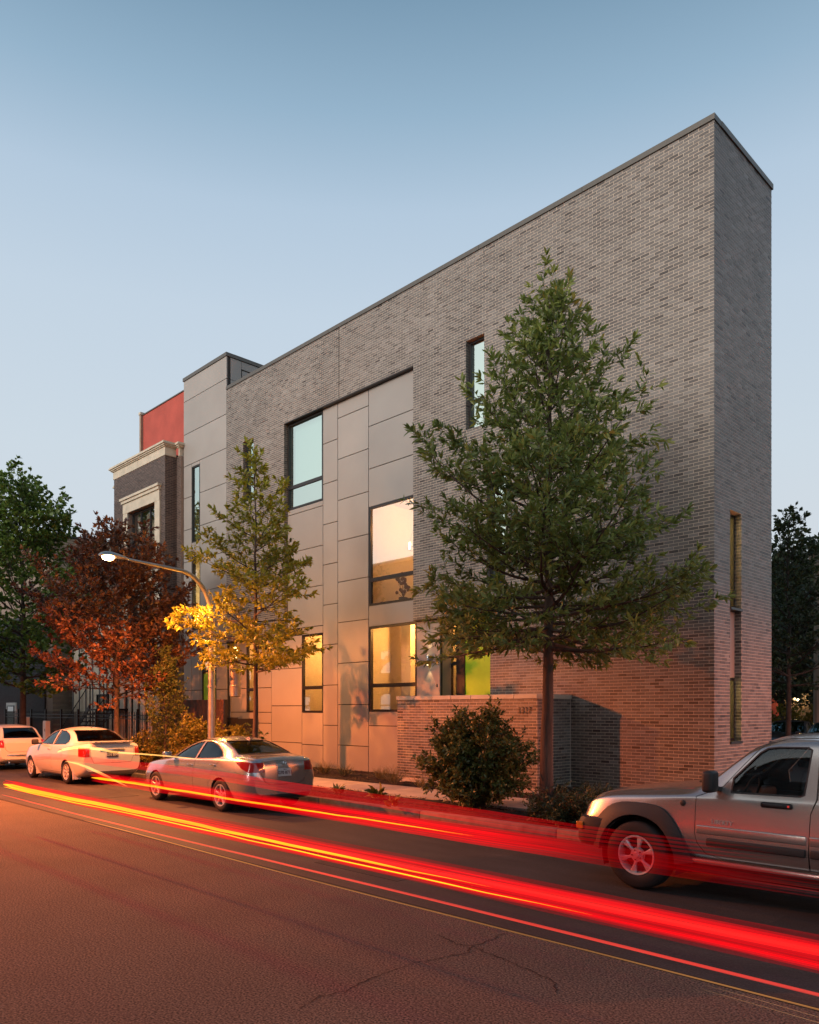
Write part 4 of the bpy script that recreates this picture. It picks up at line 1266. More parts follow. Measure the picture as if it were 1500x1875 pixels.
# ------------------------------------------------------------------ plants
def unit(a):
    return a / np.maximum(np.linalg.norm(a, axis=1, keepdims=True), 1e-9)
def leaf_mesh(name, Pp, D, L, W, tone, mat, parent, kind='stuff', fine=True, curl=0.25):
    """one mesh of separate leaves: base point, direction, length, width"""
    n = len(Pp)
    Pp = np.asarray(Pp); D = unit(np.asarray(D)); L = np.asarray(L)[:, None]; W = np.asarray(W)[:, None]
    rv = rng.normal(size=(n, 3)); rv[:, 2] += 0.9
    Nn = rv - D * np.sum(rv * D, axis=1, keepdims=True); Nn = unit(Nn)
    Sd = np.cross(D, Nn)
    if fine:
        V = np.stack([Pp, Pp + D * L * 0.38 + Sd * W * 0.5 + Nn * L * 0.03, Pp + D * L * 0.38 - Sd * W * 0.5 + Nn * L * 0.03,
                      Pp + D * L * 0.74 + Sd * W * 0.36 - Nn * L * curl * 0.25, Pp + D * L * 0.74 - Sd * W * 0.36 - Nn * L * curl * 0.25,
                      Pp + D * L - Nn * L * curl], axis=1).reshape(-1, 3)
        b = (np.arange(n) * 6)
        tri = np.concatenate([np.stack([b, b + 1, b + 2], 1), np.stack([b + 3, b + 5, b + 4], 1)])
        quad = np.stack([b + 1, b + 3, b + 4, b + 2], 1)
        loops = np.concatenate([tri.ravel(), quad.ravel()])
        starts = np.concatenate([np.arange(2 * n) * 3, 6 * n + np.arange(n) * 4])
        totals = np.concatenate([np.full(2 * n, 3), np.full(n, 4)])
        tn = np.concatenate([tone, tone, tone])
    else:
        V = np.stack([Pp, Pp + D * L * 0.5 + Sd * W * 0.5, Pp + D * L - Nn * L * curl, Pp + D * L * 0.5 - Sd * W * 0.5], axis=1).reshape(-1, 3)
        b = np.arange(n) * 4
        quad = np.stack([b, b + 1, b + 2, b + 3], 1)
        loops = quad.ravel(); starts = np.arange(n) * 4; totals = np.full(n, 4); tn = tone
    me = bpy.data.meshes.new(name)
    me.vertices.add(len(V)); me.vertices.foreach_set('co', V.ravel())
    me.loops.add(len(loops)); me.loops.foreach_set('vertex_index', loops.astype(np.int32))
    me.polygons.add(len(starts)); me.polygons.foreach_set('loop_start', starts.astype(np.int32)); me.polygons.foreach_set('loop_total', totals.astype(np.int32))
    me.update(); me.validate()
    a = me.attributes.new('tone', 'FLOAT', 'FACE'); a.data.foreach_set('value', np.asarray(tn, dtype=np.float32))
    me.materials.append(MATS[mat])
    return link(name, me, parent, kind)

def tree(name, label, cat, base, h, crown0, env, trunk_r, mat, leaf=(0.15, 0.05), prim=46, seed=1, up=(0.1, 1.15), dens=1.0,
         sec_gap=0.28, twig=0.34, bark='bark', fine=True, lean=0.0, leaders=1, spike=0.0, droop=0.25, group=None, flat=1.0, rag=0.35, bias=0.92):
    """env(t) -> branch reach at crown height fraction t. Central leader, ordered limbs, twigs, leaves round the twigs"""
    rr = random.Random(seed)
    bx, by, bz = base
    t = thing(name, label, cat, (bx, by, bz), group)
    tk = MB(); br = MB()
    npt = 14
    wob = [(rr.uniform(-1, 1), rr.uniform(-1, 1)) for _ in range(npt)]
    trunk = []
    for i in range(npt):
        f = i / (npt - 1)
        trunk.append(Vector((bx + wob[i][0] * 0.06 * f + lean * f, by + wob[i][1] * 0.06 * f, bz - 0.05 + (h + 0.05) * f)))
    rads = [trunk_r * (1.28 if i == 0 else 1.0) * (1 - (i / (npt - 1)) ** 0.9 * 0.93) for i in range(npt)]
    nl = max(3, int(npt * (crown0 / h) + 3))
    tk.tube(trunk, rads, 12)
    LP, LD, LL, LW, LT = [], [], [], [], []
    def on_trunk(z):
        f = (z - 0) / h * (npt - 1)
        i = min(npt - 2, max(0, int(f)))
        return trunk[i].lerp(trunk[i + 1], f - i)
    def leaves_along(pts, n, base_tone, spread=0.9):
        for _ in range(n):
            u = rr.random() ** 0.8 * (len(pts) - 1.001)
            i = int(u); p = pts[i].lerp(pts[i + 1], u - i); d = (pts[i + 1] - pts[i]).normalized()
            v = Vector((rr.gauss(0, 1), rr.gauss(0, 1), rr.gauss(0, 1))).cross(d)
            v = v.normalized() if v.length > 1e-6 else d.orthogonal()
            dd = d * rr.uniform(0.35, 0.95) + v * spread * rr.uniform(0.5, 1.0) + Vector((0, 0, -droop * rr.random()))
            LP.append(tuple(p)); LD.append(tuple(dd))
            s = rr.uniform(0.5, 1.3)
            LL.append(leaf[0] * s); LW.append(leaf[1] * s * rr.uniform(0.8, 1.2)); LT.append(min(1, max(0, base_tone + rr.gauss(0, 0.13))))
        e = pts[-1]; d = (pts[-1] - pts[-2]).normalized()       # terminal tuft
        for _ in range(5):
            v = Vector((rr.gauss(0, 1), rr.gauss(0, 1), rr.gauss(0, 1)))
            LP.append(tuple(e)); LD.append(tuple(d * 1.1 + v * 0.42)); s = rr.uniform(0.75, 1.2)
            LL.append(leaf[0] * s); LW.append(leaf[1] * s); LT.append(min(1, max(0, base_tone + 0.12 + rr.gauss(0, 0.12))))
    def limb(p0, d0, L, r0, depth, tone):
        n = max(4, int(L / 0.22))
        pts = [p0]; d = d0.normalized()
        for i in range(n):
            d = (d + Vector((rr.gauss(0, 0.07), rr.gauss(0, 0.07), rr.gauss(0.02 + 0.012 * (depth == 0), 0.06)))).normalized()
            pts.append(pts[-1] + d * (L / n))
        rad = [max(0.0025, r0 * (1 - i / (n + 0.5))) for i in range(n + 1)]
        br.tube(pts, rad, 6 if depth == 0 else 4, cap=False)
        if depth == 2:
            leaves_along(pts, max(3, int(L / 0.021 * dens * 0.62)), tone)
            return
        # side shoots
        gap = sec_gap if depth == 0 else 0.17
        s = L * (0.16 if depth == 0 else 0.12)
        k = rr.randint(0, 1)
        while s < L:
            f = s / L * n; i = min(n - 1, int(f)); p = pts[i].lerp(pts[i + 1], f - i)
            dd = (pts[i + 1] - pts[i]).normalized()
            side = dd.cross(Vector((0, 0, 1)))
            side = (side.normalized() if side.length > 1e-3 else Vector((1, 0, 0))) * (1 if k % 2 else -1)
            nd = (dd * rr.uniform(0.6, 1.0) + side * rr.uniform(0.35, 1.0) + Vector((0, 0, rr.uniform(-0.25, 0.6) * flat))).normalized()
            if depth == 0:
                l2 = min(max(0.3, (L - s) * rr.uniform(0.35, 0.75) + 0.18), L * 0.55)
                limb(p, nd, l2, max(0.004, rad[i] * 0.5), 1, min(1, max(0, tone + rr.gauss(0, 0.08))))
            else:
                limb(p, nd, twig * rr.uniform(0.55, 1.25), 0.0035, 2, min(1, max(0, tone + rr.gauss(0, 0.07))))
            s += gap * rr.uniform(0.7, 1.35); k += 1
        if depth == 0 and L > 0.5:
            leaves_along(pts[-4:], int(12 * dens), tone)
        elif depth == 1:
            leaves_along(pts[len(pts) // 2:], int(14 * dens * L), tone)
    for i in range(prim):
        f = (i + rr.uniform(0.0, 1.0)) / prim
        f = f ** bias
        z = crown0 + (h - crown0) * f * 0.965
        az = i * 2.39996 + rr.uniform(-0.3, 0.3)
        el = up[0] + (up[1] - up[0]) * f + rr.gauss(0, 0.08)
        reach = env(f, az) * rr.uniform(1 - rag, 1.05 + rag * 0.25)
        L = max(0.25, reach / max(0.35, math.cos(el)))
        z0 = max(crown0 * 0.93, z - max(0, math.tan(el) * reach * 0.45))
        p0 = on_trunk(min(z0, h * 0.97))
        d = Vector((math.cos(az) * math.cos(el), math.sin(az) * math.cos(el), math.sin(el)))
        limb(p0, d, L, trunk_r * 0.34 * (1 - 0.65 * f), 0, 0.45 + rr.gauss(0, 0.10))
    for k in range(2 + leaders):   # tip
        limb(on_trunk(h * (0.9 + 0.02 * k)), Vector((rr.gauss(0, 0.16), rr.gauss(0, 0.16), 1)), h * 0.085, 0.012, 1, 0.55)
    tk.build('trunk', bark, t, smooth=True)
    br.build('branches', bark, t, smooth=True, fixn=False)
    leaf_mesh('crown', LP, LD, LL, LW, np.array(LT), mat, t, fine=fine)
    return t, len(LP)

def interp(keys):
    xs = [k[0] for k in keys]; ys = [k[1] for k in keys]
    return lambda f: float(np.interp(f, xs, ys))
cnt = {}
# big oak by the sidewalk
YT = 11.1
xo = XP(1000, YT)
e1 = interp([(0, 2.0), (0.08, 2.6), (0.2, 2.8), (0.33, 2.55), (0.5, 1.85), (0.65, 1.25), (0.8, 0.75), (0.92, 0.4), (1, 0.18)])
_, cnt['oak'] = tree('oak_tree', 'tall broad green street tree with upswept leafy shoots in front of the brick facade', 'tree', (xo, YT, 0.14), ZP(1030, 525, YT) - 0.14, 2.95,
     lambda f, az: e1(f), 0.125, 'leaf_oak', leaf=(0.155, 0.042), prim=92, seed=8, bias=1.25, up=(-0.2, 1.1), dens=0.9, sec_gap=0.33, lean=0.14, twig=0.37, rag=0.5)
# young tree by the lamp
x2 = XP(462, YT)
e2 = interp([(0, 1.75), (0.15, 2.1), (0.3, 2.0), (0.5, 1.6), (0.7, 1.1), (0.85, 0.65), (1, 0.2)])
_, cnt['young'] = tree('young_street_tree', 'slender young street tree with lamp yellow put into its leaves beside the street lamp', 'tree', (x2, YT + 0.1, 0.14), ZP(450, 835, YT) - 0.14, 2.75,
     lambda f, az: e2(f) * (1.12 if math.cos(az - math.pi) > 0.3 else 0.95), 0.085, 'leaf_lamp_yellow', leaf=(0.15, 0.05), prim=42, seed=14, bias=1.05, up=(-0.15, 0.8), dens=1.15, sec_gap=0.30, twig=0.3, rag=0.65)
# purple plum
x3 = XP(214, YT)
e3 = interp([(0, 2.5), (0.15, 3.2), (0.4, 3.2), (0.65, 2.5), (0.85, 1.5), (1, 0.5)])
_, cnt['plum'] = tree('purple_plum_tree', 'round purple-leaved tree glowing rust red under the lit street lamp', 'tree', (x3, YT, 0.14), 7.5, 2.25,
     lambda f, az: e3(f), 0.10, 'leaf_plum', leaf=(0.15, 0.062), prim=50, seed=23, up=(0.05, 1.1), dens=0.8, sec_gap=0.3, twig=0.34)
# maple at far left
x4 = XP(42, YT + 0.3)
e4 = interp([(0, 2.2), (0.2, 3.2), (0.5, 3.0), (0.75, 2.2), (1, 0.7)])
_, cnt['maple'] = tree('maple_tree', 'tall green maple at the far left behind the white hatchback', 'tree', (x4, YT + 0.3, 0.14), 11.2, 2.4,
     lambda f, az: e4(f), 0.16, 'leaf_maple', leaf=(0.17, 0.13), prim=54, seed=31, up=(0.05, 1.2), dens=0.42, sec_gap=0.34, twig=0.4, fine=False, bark='bark_far')
# trees across the street, mirrored in the panes
for i, (tx, hh) in enumerate([(-37, 10.5), (-28.5, 9.0)]):
    e8 = interp([(0, 2.2), (0.3, 2.9), (0.7, 2.0), (1, 0.6)])
    tree('opposite_tree', ['taller street tree across the street from the purple tree', 'smaller street tree across the street near its street lamp'][i], 'tree', (tx, -1.6, 0.14), hh, 2.6, lambda f, az: e8(f), 0.14, 'leaf_dark',
         leaf=(0.18, 0.11), prim=36, seed=81 + i, up=(0.1, 1.1), dens=0.4, sec_gap=0.42, twig=0.4, fine=False, bark='bark_far')
# narrow golden tree
x5 = XP(303, 11.9)
e5 = interp([(0, 0.35), (0.2, 0.62), (0.5, 0.55), (0.8, 0.3), (1, 0.08)])
_, cnt['col'] = tree('columnar_shrub', 'narrow upright golden shrub between the purple tree and the timber screen', 'shrub', (x5, 11.9, 0.15), 3.75, 0.35,
     lambda f, az: e5(f), 0.035, 'leaf_shrub', leaf=(0.085, 0.045), prim=46, seed=41, up=(0.7, 1.3), dens=1.0, sec_gap=0.2, twig=0.2, fine=False)
# tree right of the house, darker mass behind
x6 = XP(1444, 25)
e6 = interp([(0, 1.9), (0.3, 2.4), (0.6, 1.6), (0.8, 0.8), (1, 0.2)])
_, cnt['right'] = tree('side_street_tree', 'dark leafy tree with a thin top shoot on the side street', 'tree', (x6, 25, 0.12), ZP(1440, 955, 25), 2.6,
     lambda f, az: e6(f), 0.10, 'leaf_dark', leaf=(0.14, 0.08), prim=40, seed=51, up=(0.1, 1.0), dens=0.6, sec_gap=0.34, twig=0.36, fine=False, bark='bark_far')
for i, (px, Y, hh, lab) in enumerate([(1432, 37, 8.0, 'dense dark tree behind the side street tree, left of the two at the back'), (1500, 33, 7.8, 'dense dark tree behind the side street tree, by the utility pole')]):
    e7 = interp([(0, 2.2), (0.3, 3.2), (0.7, 2.4), (1, 0.8)])
    _, cnt['bg%d' % i] = tree('background_tree', lab, 'tree', (XP(px, Y), Y, 0.1), hh, 2.0, lambda f, az: e7(f), 0.15, 'leaf_dark',
         leaf=(0.2, 0.13), prim=40, seed=61 + i, up=(0.0, 1.1), dens=0.45, sec_gap=0.4, twig=0.42, fine=False, bark='bark_far', group=None)

def shrub(name, label, base, r, h, mat, leaf, n_stems=40, seed=1, dens=1.0, fine=True, cat='shrub', squash=1.0, group=None):
    rr = random.Random(seed)
    t = thing(name, label, cat, base, group)
    br = MB(); LP, LD, LL, LW, LT = [], [], [], [], []
    for i in range(n_stems):
        az = rr.uniform(0, 2 * math.pi); q = math.sqrt(rr.random())
        tip = Vector((base[0] + math.cos(az) * q * r, base[1] + math.sin(az) * q * r * squash, base[2] + h * (rr.uniform(0.72, 1.05)) * (1 - 0.42 * q * q) * (1 if rr.random() > 0.45 else rr.uniform(0.25, 0.8))))
        p = Vector((base[0] + math.cos(az) * 0.12 * r, base[1] + math.sin(az) * 0.12 * r, base[2]))
        mid = p.lerp(tip, 0.5) + Vector((math.cos(az) * 0.1 * r, math.sin(az) * 0.1 * r, 0.08 * h))
        pts = [p, p.lerp(mid, 0.6), mid, mid.lerp(tip, 0.6), tip]
        br.tube(pts, [0.010, 0.008, 0.006, 0.004, 0.002], 4, cap=False)
        tone = 0.45 + rr.gauss(0, 0.12)
        L = (tip - p).length
        for s_ in range(int(9 * L * dens + 3)):
            f = rr.uniform(0.08, 1.0)
            i0 = min(3, int(f * 4)); q0 = pts[i0].lerp(pts[i0 + 1], f * 4 - i0)
            d = Vector((rr.gauss(0, 1), rr.gauss(0, 1), rr.gauss(0.2, 0.6))).normalized() + (tip - mid).normalized() * 0.7
            ln = rr.uniform(0.1, 0.24) * min(1, r)
            e = q0 + d.normalized() * ln
            br.tube([q0, e], [0.003, 0.0015], 3, cap=False)
            for k in range(7):
                g_ = rr.uniform(0.2, 1.0)
                v = Vector((rr.gauss(0, 1), rr.gauss(0, 1), rr.gauss(0, 0.8)))
                LP.append(tuple(q0.lerp(e, g_))); LD.append(tuple(d.normalized() * 0.7 + v * 0.5)); s = rr.uniform(0.7, 1.25)
                LL.append(leaf[0] * s); LW.append(leaf[1] * s); LT.append(min(1, max(0, tone + rr.gauss(0, 0.14))))
    br.build('stems', 'bark', t, fixn=False)
    leaf_mesh('foliage', LP, LD, LL, LW, np.array(LT), mat, t, fine=fine)
    return len(LP)
xb_ = XP(868, 11.2)
cnt['bush'] = shrub('bush', 'large rounded bush in front of the house-number wall', (xb_, 11.25, 0.14), 1.15, 1.92, 'leaf_shrub', (0.085, 0.036), 150, 3, 2.6)
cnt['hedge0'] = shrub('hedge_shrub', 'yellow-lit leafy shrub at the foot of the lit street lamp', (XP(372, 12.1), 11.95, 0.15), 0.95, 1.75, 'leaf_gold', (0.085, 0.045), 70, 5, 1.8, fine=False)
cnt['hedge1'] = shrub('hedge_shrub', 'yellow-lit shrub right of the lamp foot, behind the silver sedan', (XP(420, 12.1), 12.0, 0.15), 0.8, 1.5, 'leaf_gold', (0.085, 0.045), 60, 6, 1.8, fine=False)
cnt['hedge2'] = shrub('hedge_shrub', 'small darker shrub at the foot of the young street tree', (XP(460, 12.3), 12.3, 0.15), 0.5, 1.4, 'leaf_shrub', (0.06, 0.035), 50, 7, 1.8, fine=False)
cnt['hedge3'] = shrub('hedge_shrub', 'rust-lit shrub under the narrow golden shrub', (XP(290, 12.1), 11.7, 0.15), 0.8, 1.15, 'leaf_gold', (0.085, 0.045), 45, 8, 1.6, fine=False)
shrub('low_shrub', 'low dark shrub at the foot of the iron fence, left of the narrow golden shrub', (XP(262, 12.8), 12.75, 0.15), 0.8, 0.85, 'leaf_dark', (0.06, 0.04), 45, 18, 1.6, fine=False)
cnt['jun'] = shrub('juniper', 'low dark spreading shrub between the street tree trunk and the silver SUV', (XP(1062, 11.0), 11.0, 0.12), 0.95, 0.62, 'leaf_dark', (0.07, 0.018), 110, 9, 2.2)
shrub('side_hedge', 'golden-lit hedge on the far side street beside the porch lamp', (XP(1480, 36), 36, 0.1), 2.3, 2.3, 'leaf_gold', (0.14, 0.1), 80, 10, 1.2, fine=False)
# small verge plants
def rosette(name, label, px, py, mat, ll, n, seed, cat='plant', z=0.17):
    rr = random.Random(seed)
    x, y, _ = GP(px, py, z)
    t = thing(name, label, cat, (x, y, z))
    P_, D_, L_, W_, T_ = [], [], [], [], []
    for i in range(n):
        a = rr.uniform(0, 6.283); e = rr.uniform(0.25, 1.2)
        P_.append((x + 0.03 * math.cos(a), y + 0.03 * math.sin(a), z + rr.uniform(0, 0.10)))
        D_.append((math.cos(a) * math.cos(e), math.sin(a) * math.cos(e), math.sin(e)))
        s = rr.uniform(0.7, 1.2); L_.append(ll[0] * s); W_.append(ll[1] * s); T_.append(rr.random())
    leaf_mesh('leaves', P_, D_, L_, W_, np.array(T_), mat, t, kind='stuff', curl=0.35)
rosette('hosta', 'broad-leaved pale green plant in the verge, right of the silver sedan', 692, 1462, 'leaf_gold', (0.24, 0.10), 34, 1)
rosette('verge_plant', 'small leafy plant in the verge just behind the silver sedan', 620, 1455, 'leaf_shrub', (0.20, 0.05), 30, 2)
rosette('verge_plant', 'thin flowering plant in the verge left of the large bush', 720, 1478, 'leaf_gold', (0.16, 0.06), 22, 3)
def tuft(label, px, py, h, n, seed, z=0.2):
    rr = random.Random(seed)
    x, y, _ = GP(px, py, z)
    t = thing('grass_tuft', label, 'grass clump', (x, y, z), 'ornamental grasses along the facade')
    P_, D_, L_, W_, T_ = [], [], [], [], []
    for i in range(n):
        a = rr.uniform(0, 6.283); e = rr.uniform(0.6, 1.45)
        P_.append((x + 0.05 * math.cos(a), y + 0.05 * math.sin(a), z - 0.02)); D_.append((math.cos(a) * math.cos(e), math.sin(a) * math.cos(e), math.sin(e)))
        L_.append(h * rr.uniform(0.6, 1.15)); W_.append(0.008); T_.append(rr.random())
    leaf_mesh('blades', P_, D_, L_, W_, np.array(T_), 'blade', t, kind='stuff', curl=0.45)
tuft('pale ornamental grass tuft at the facade just behind the silver sedan', 594, 1416, 0.42, 170, 1)
tuft('pale ornamental grass tuft at the facade, second to the right of the silver sedan', 631, 1420, 0.36, 150, 2)
tuft('pale ornamental grass tuft at the facade, just left of the garden wall', 698, 1426, 0.38, 160, 3)
tuft('taller ornamental grass tuft at the left foot of the garden wall', 722, 1434, 0.48, 170, 4)
tuft('sparse ornamental grass tuft in front of the garden wall, left of the bush', 770, 1440, 0.34, 110, 5)
print('LEAVES', cnt)
# ------------------------------------------------------------------ cars
def pchip(keys):
    xs = np.array([k[0] for k in keys], float); ys = np.array([k[1] for k in keys], float)
    h = np.diff(xs); dl = np.diff(ys) / h
    m = np.zeros(len(xs))
    for i in range(1, len(xs) - 1):
        if dl[i - 1] * dl[i] > 0:
            w1, w2 = 2 * h[i] + h[i - 1], h[i] + 2 * h[i - 1]
            m[i] = (w1 + w2) / (w1 / dl[i - 1] + w2 / dl[i])
    m[0], m[-1] = dl[0], dl[-1]
    def f(x):
        x = min(max(x, xs[0]), xs[-1])
        i = min(len(xs) - 2, int(np.searchsorted(xs, x, 'right') - 1))
        t = (x - xs[i]) / h[i]
        return float((2 * t ** 3 - 3 * t ** 2 + 1) * ys[i] + (t ** 3 - 2 * t ** 2 + t) * h[i] * m[i] + (-2 * t ** 3 + 3 * t ** 2) * ys[i + 1] + (t ** 3 - t ** 2) * h[i] * m[i + 1])
    return f
def chaikin(p, it=2):
    for _ in range(it):
        q = [p[0]]
        for a, b in zip(p[:-1], p[1:]):
            q.append((a[0] * .75 + b[0] * .25, a[1] * .75 + b[1] * .25)); q.append((a[0] * .25 + b[0] * .75, a[1] * .25 + b[1] * .75))
        q.append(p[-1]); p = q
    return p
class Car:
    def __init__(s, sp):
        s.sp = sp
        s.fn = {k: pchip(v) for k, v in sp['keys'].items()}
        s.L = sp['L']
    def half(s, x):
        g = {k: f(x) for k, f in s.fn.items()}
        pl = g['pl']
        W = lambda k: g[k] * pl
        zb, zm, zs, zr, zt = g['zb'], g['zm'], g['zs'], g['zr'], g['zt']
        pts = [(0, zb), (W('ws') - 0.12, zb), (W('ws') - 0.01, zb + 0.03), (W('wm') - 0.005, zb + (zm - zb) * 0.55), (W('wm'), zm), (W('wh') + 0.008, zs - 0.035), (W('wh') - 0.014, zs + 0.012),
               (W('wr') + (W('wh') - W('wr')) * 0.16, zr - 0.05 * (zr - zs) - 0.01), (W('wr') - 0.035, zr + 0.02), (W('wr') * 0.55, zr + (zt - zr) * 0.78), (0.12, zt), (0, zt)]
        return chaikin(pts, 2)
    def shell(s, inset=0.0, n=84):
        e = np.linspace(0, 1, n)
        xs = s.L * (0.5 - 0.5 * np.cos(math.pi * e)) * 0.35 + s.L * e * 0.65
        vs, fs = [], []
        for x in xs:
            hp = s.half(x)
            loop = [(y, z) for y, z in hp] + [(-y, z) for y, z in hp[-2:0:-1]]
            vs += [(x, y, z) for y, z in loop]
        m = len(loop)
        for i in range(n - 1):
            for k in range(m):
                k2 = (k + 1) % m
                fs.append((i * m + k, (i + 1) * m + k, (i + 1) * m + k2, i * m + k2))
        fs.append(tuple(range(m))); fs.append(tuple((n - 1) * m + k for k in range(m))[::-1])
        me = bpy.data.meshes.new('shell'); me.from_pydata(vs, [], fs)
        bm = bmesh.new(); bm.from_mesh(me); bmesh.ops.recalc_face_normals(bm, faces=bm.faces)
        if inset:
            bm.normal_update()
            nv = [(v, v.normal.copy()) for v in bm.verts]
            for v, nn in nv: v.co -= nn * inset
        bm.to_mesh(me); bm.free()
        return me
    def side_y(s, x, z):
        """half width of the body at station x and height z"""
        hp = s.half(x)
        best = 0
        for a, b in zip(hp[:-1], hp[1:]):
            lo, hi = min(a[1], b[1]), max(a[1], b[1])
            if lo <= z <= hi and hi > lo:
                t = (z - a[1]) / (b[1] - a[1]); best = max(best, a[0] + (b[0] - a[0]) * t)
        return best
def mods(me, ops, keep=False):
    """ops: list of ('solid', thickness) or ('DIFFERENCE'/'INTERSECT', mesh)"""
    o = bpy.data.objects.new('tmp', me); COL.objects.link(o); tmp = [o]
    for k, v in ops:
        if k == 'solid':
            m = o.modifiers.new('s', 'SOLIDIFY'); m.thickness = v; m.offset = -1
        else:
            c = bpy.data.objects.new('cut', v); COL.objects.link(c); tmp.append(c); c.hide_render = True
            m = o.modifiers.new('b', 'BOOLEAN'); m.operation = k; m.solver = 'EXACT'; m.object = c
            m.use_self = False
    dg = bpy.context.evaluated_depsgraph_get()
    r = bpy.data.meshes.new_from_object(o.evaluated_get(dg))
    for t in tmp: bpy.data.objects.remove(t)
    return r
def cutter(*prisms):
    mb = MB()
    for (poly, axis, lo, hi) in prisms: mb.prism(poly, axis, lo, hi)
    return mb.mesh('cut', 'rubber')
def finish(me, mat, smooth=32):
    me.materials.clear(); me.materials.append(MATS[mat])
    me.polygons.foreach_set('use_smooth', [True] * len(me.polygons))
    me.set_sharp_from_angle(angle=R(smooth))
    me.polygons.foreach_set('material_index', [0] * len(me.polygons))
    return me
def frame_polys(poly, w=0.006):
    """thin closed ribbon of quads following a polygon outline"""
    out = []
    n = len(poly)
    for i in range(n):
        a, b = Vector(poly[i]), Vector(poly[(i + 1) % n])
        d = (b - a); 
        if d.length < 1e-6: continue
        d.normalize(); p = Vector((-d.y, d.x)) * w / 2; a2 = a - d * w * 0.5; b2 = b + d * w * 0.5
        out.append([tuple(a2 - p), tuple(b2 - p), tuple(b2 + p), tuple(a2 + p)])
    return out
def strip_polys(pts, w=0.006):
    out = []
    for a, b in zip(pts[:-1], pts[1:]):
        a, b = Vector(a), Vector(b); d = (b - a).normalized(); p = Vector((-d.y, d.x)) * w / 2
        out.append([tuple(a - p - d * w * .3), tuple(b - p + d * w * .3), tuple(b + p + d * w * .3), tuple(a + p - d * w * .3)])
    return out
def wheel(root, x, y, r, rr, spokes, side, width=0.2, style='five'):
    """tyre + rim as one wheel part with sub-parts"""
    s = side
    mb = MB()
    prof = [(rr - 0.005, -width / 2 + 0.012), (rr + 0.02, -width / 2), (r - 0.035, -width / 2 + 0.002), (r - 0.010, -width / 2 + 0.022), (r, -width / 2 + 0.05), (r, width / 2 - 0.05), (r - 0.010, width / 2 - 0.022), (r - 0.035, width / 2 - 0.002), (rr + 0.02, width / 2), (rr - 0.005, width / 2 - 0.012)]
    mb.lathe(prof, (x, y, r), 'y', 48, cap=False)
    w = mb.build('wheel', 'rubber', root, smooth=50)
    m2 = MB()
    f = s * (width / 2 - 0.012)
    m2.lathe([(rr - 0.004, f), (rr - 0.008, f + s * 0.008), (rr - 0.026, f + s * 0.004), (rr - 0.034, f - s * 0.03), (rr - 0.04, f - s * 0.13)], (x, y, r), 'y', 48, cap=False)
    m2.lathe([(0.001, f + s * 0.004), (0.028, f + s * 0.002), (0.034, f - s * 0.012), (0.075, f - s * 0.014), (0.085, f - s * 0.05)], (x, y, r), 'y', 24, cap=False)
    for k in range(spokes):
        a = 2 * math.pi * k / spokes + 0.31
        ca, sa = math.cos(a), math.sin(a)
        def q(rad, t, dy): return (x + ca * rad - sa * t, y + f + s * dy, r + sa * rad + ca * t)
        w0, w1 = (0.032, 0.024) if style != 'split' else (0.02, 0.034)
        secs = []
        for (rad, hw, dy) in ((0.05, w0, -0.016), (rr * 0.5, w0 * 0.85, -0.006), (rr - 0.03, w1 * 1.25, -0.004)):
            secs.append([q(rad, -hw, dy - 0.012), q(rad, -hw * 0.55, dy), q(rad, hw * 0.55, dy), q(rad, hw, dy - 0.012), q(rad, hw * 0.8, dy - 0.04), q(rad, -hw * 0.8, dy - 0.04)])
        vs = [p for sc_ in secs for p in sc_]
        fs = [(i * 6 + j, i * 6 + (j + 1) % 6, (i + 1) * 6 + (j + 1) % 6, (i + 1) * 6 + j) for i in range(2) for j in range(6)]
        m2.add(vs, fs)
    rim = m2.build('rim', 'alloy', None, smooth=40); rim.parent = w
    m3 = MB()
    for k in range(5):
        a = 2 * math.pi * k / 5 + 0.7
        m3.lathe([(0.009, f - s * 0.014), (0.007, f - s * 0.004), (0.001, f - s * 0.003)], (x + 0.055 * math.cos(a), y, r + 0.055 * math.sin(a)), 'y', 8)
    m3.lathe([(rr - 0.05, f - s * 0.08), (0.001, f - s * 0.085)], (x, y, r), 'y', 24)
    nt_ = m3.build('brake_disc', 'plastic_dark', None); nt_.parent = w
    return w
def seat(mb, x, y, z, w=0.5, back=0.62, head=True):
    v, f = rbox(x, x + 0.5, y - w / 2, y + w / 2, z, z + 0.16, 0.04); mb.add(v, f)
    v, f = rbox(-0.05, 0.09, -w / 2, w / 2, 0, back, 0.045)
    c, s_ = math.cos(0.25), math.sin(0.25)
    mb.add([(x + 0.5 + p[0] * c + p[2] * s_, y + p[1], z + 0.1 + p[2] * c) for p in v], f)
    if head:
        v, f = rbox(-0.03, 0.07, -0.13, 0.13, back + 0.04, back + 0.22, 0.035)
        mb.add([(x + 0.5 + p[0] * c + p[2] * s_, y + p[1], z + 0.1 + p[2] * c) for p in v], f)
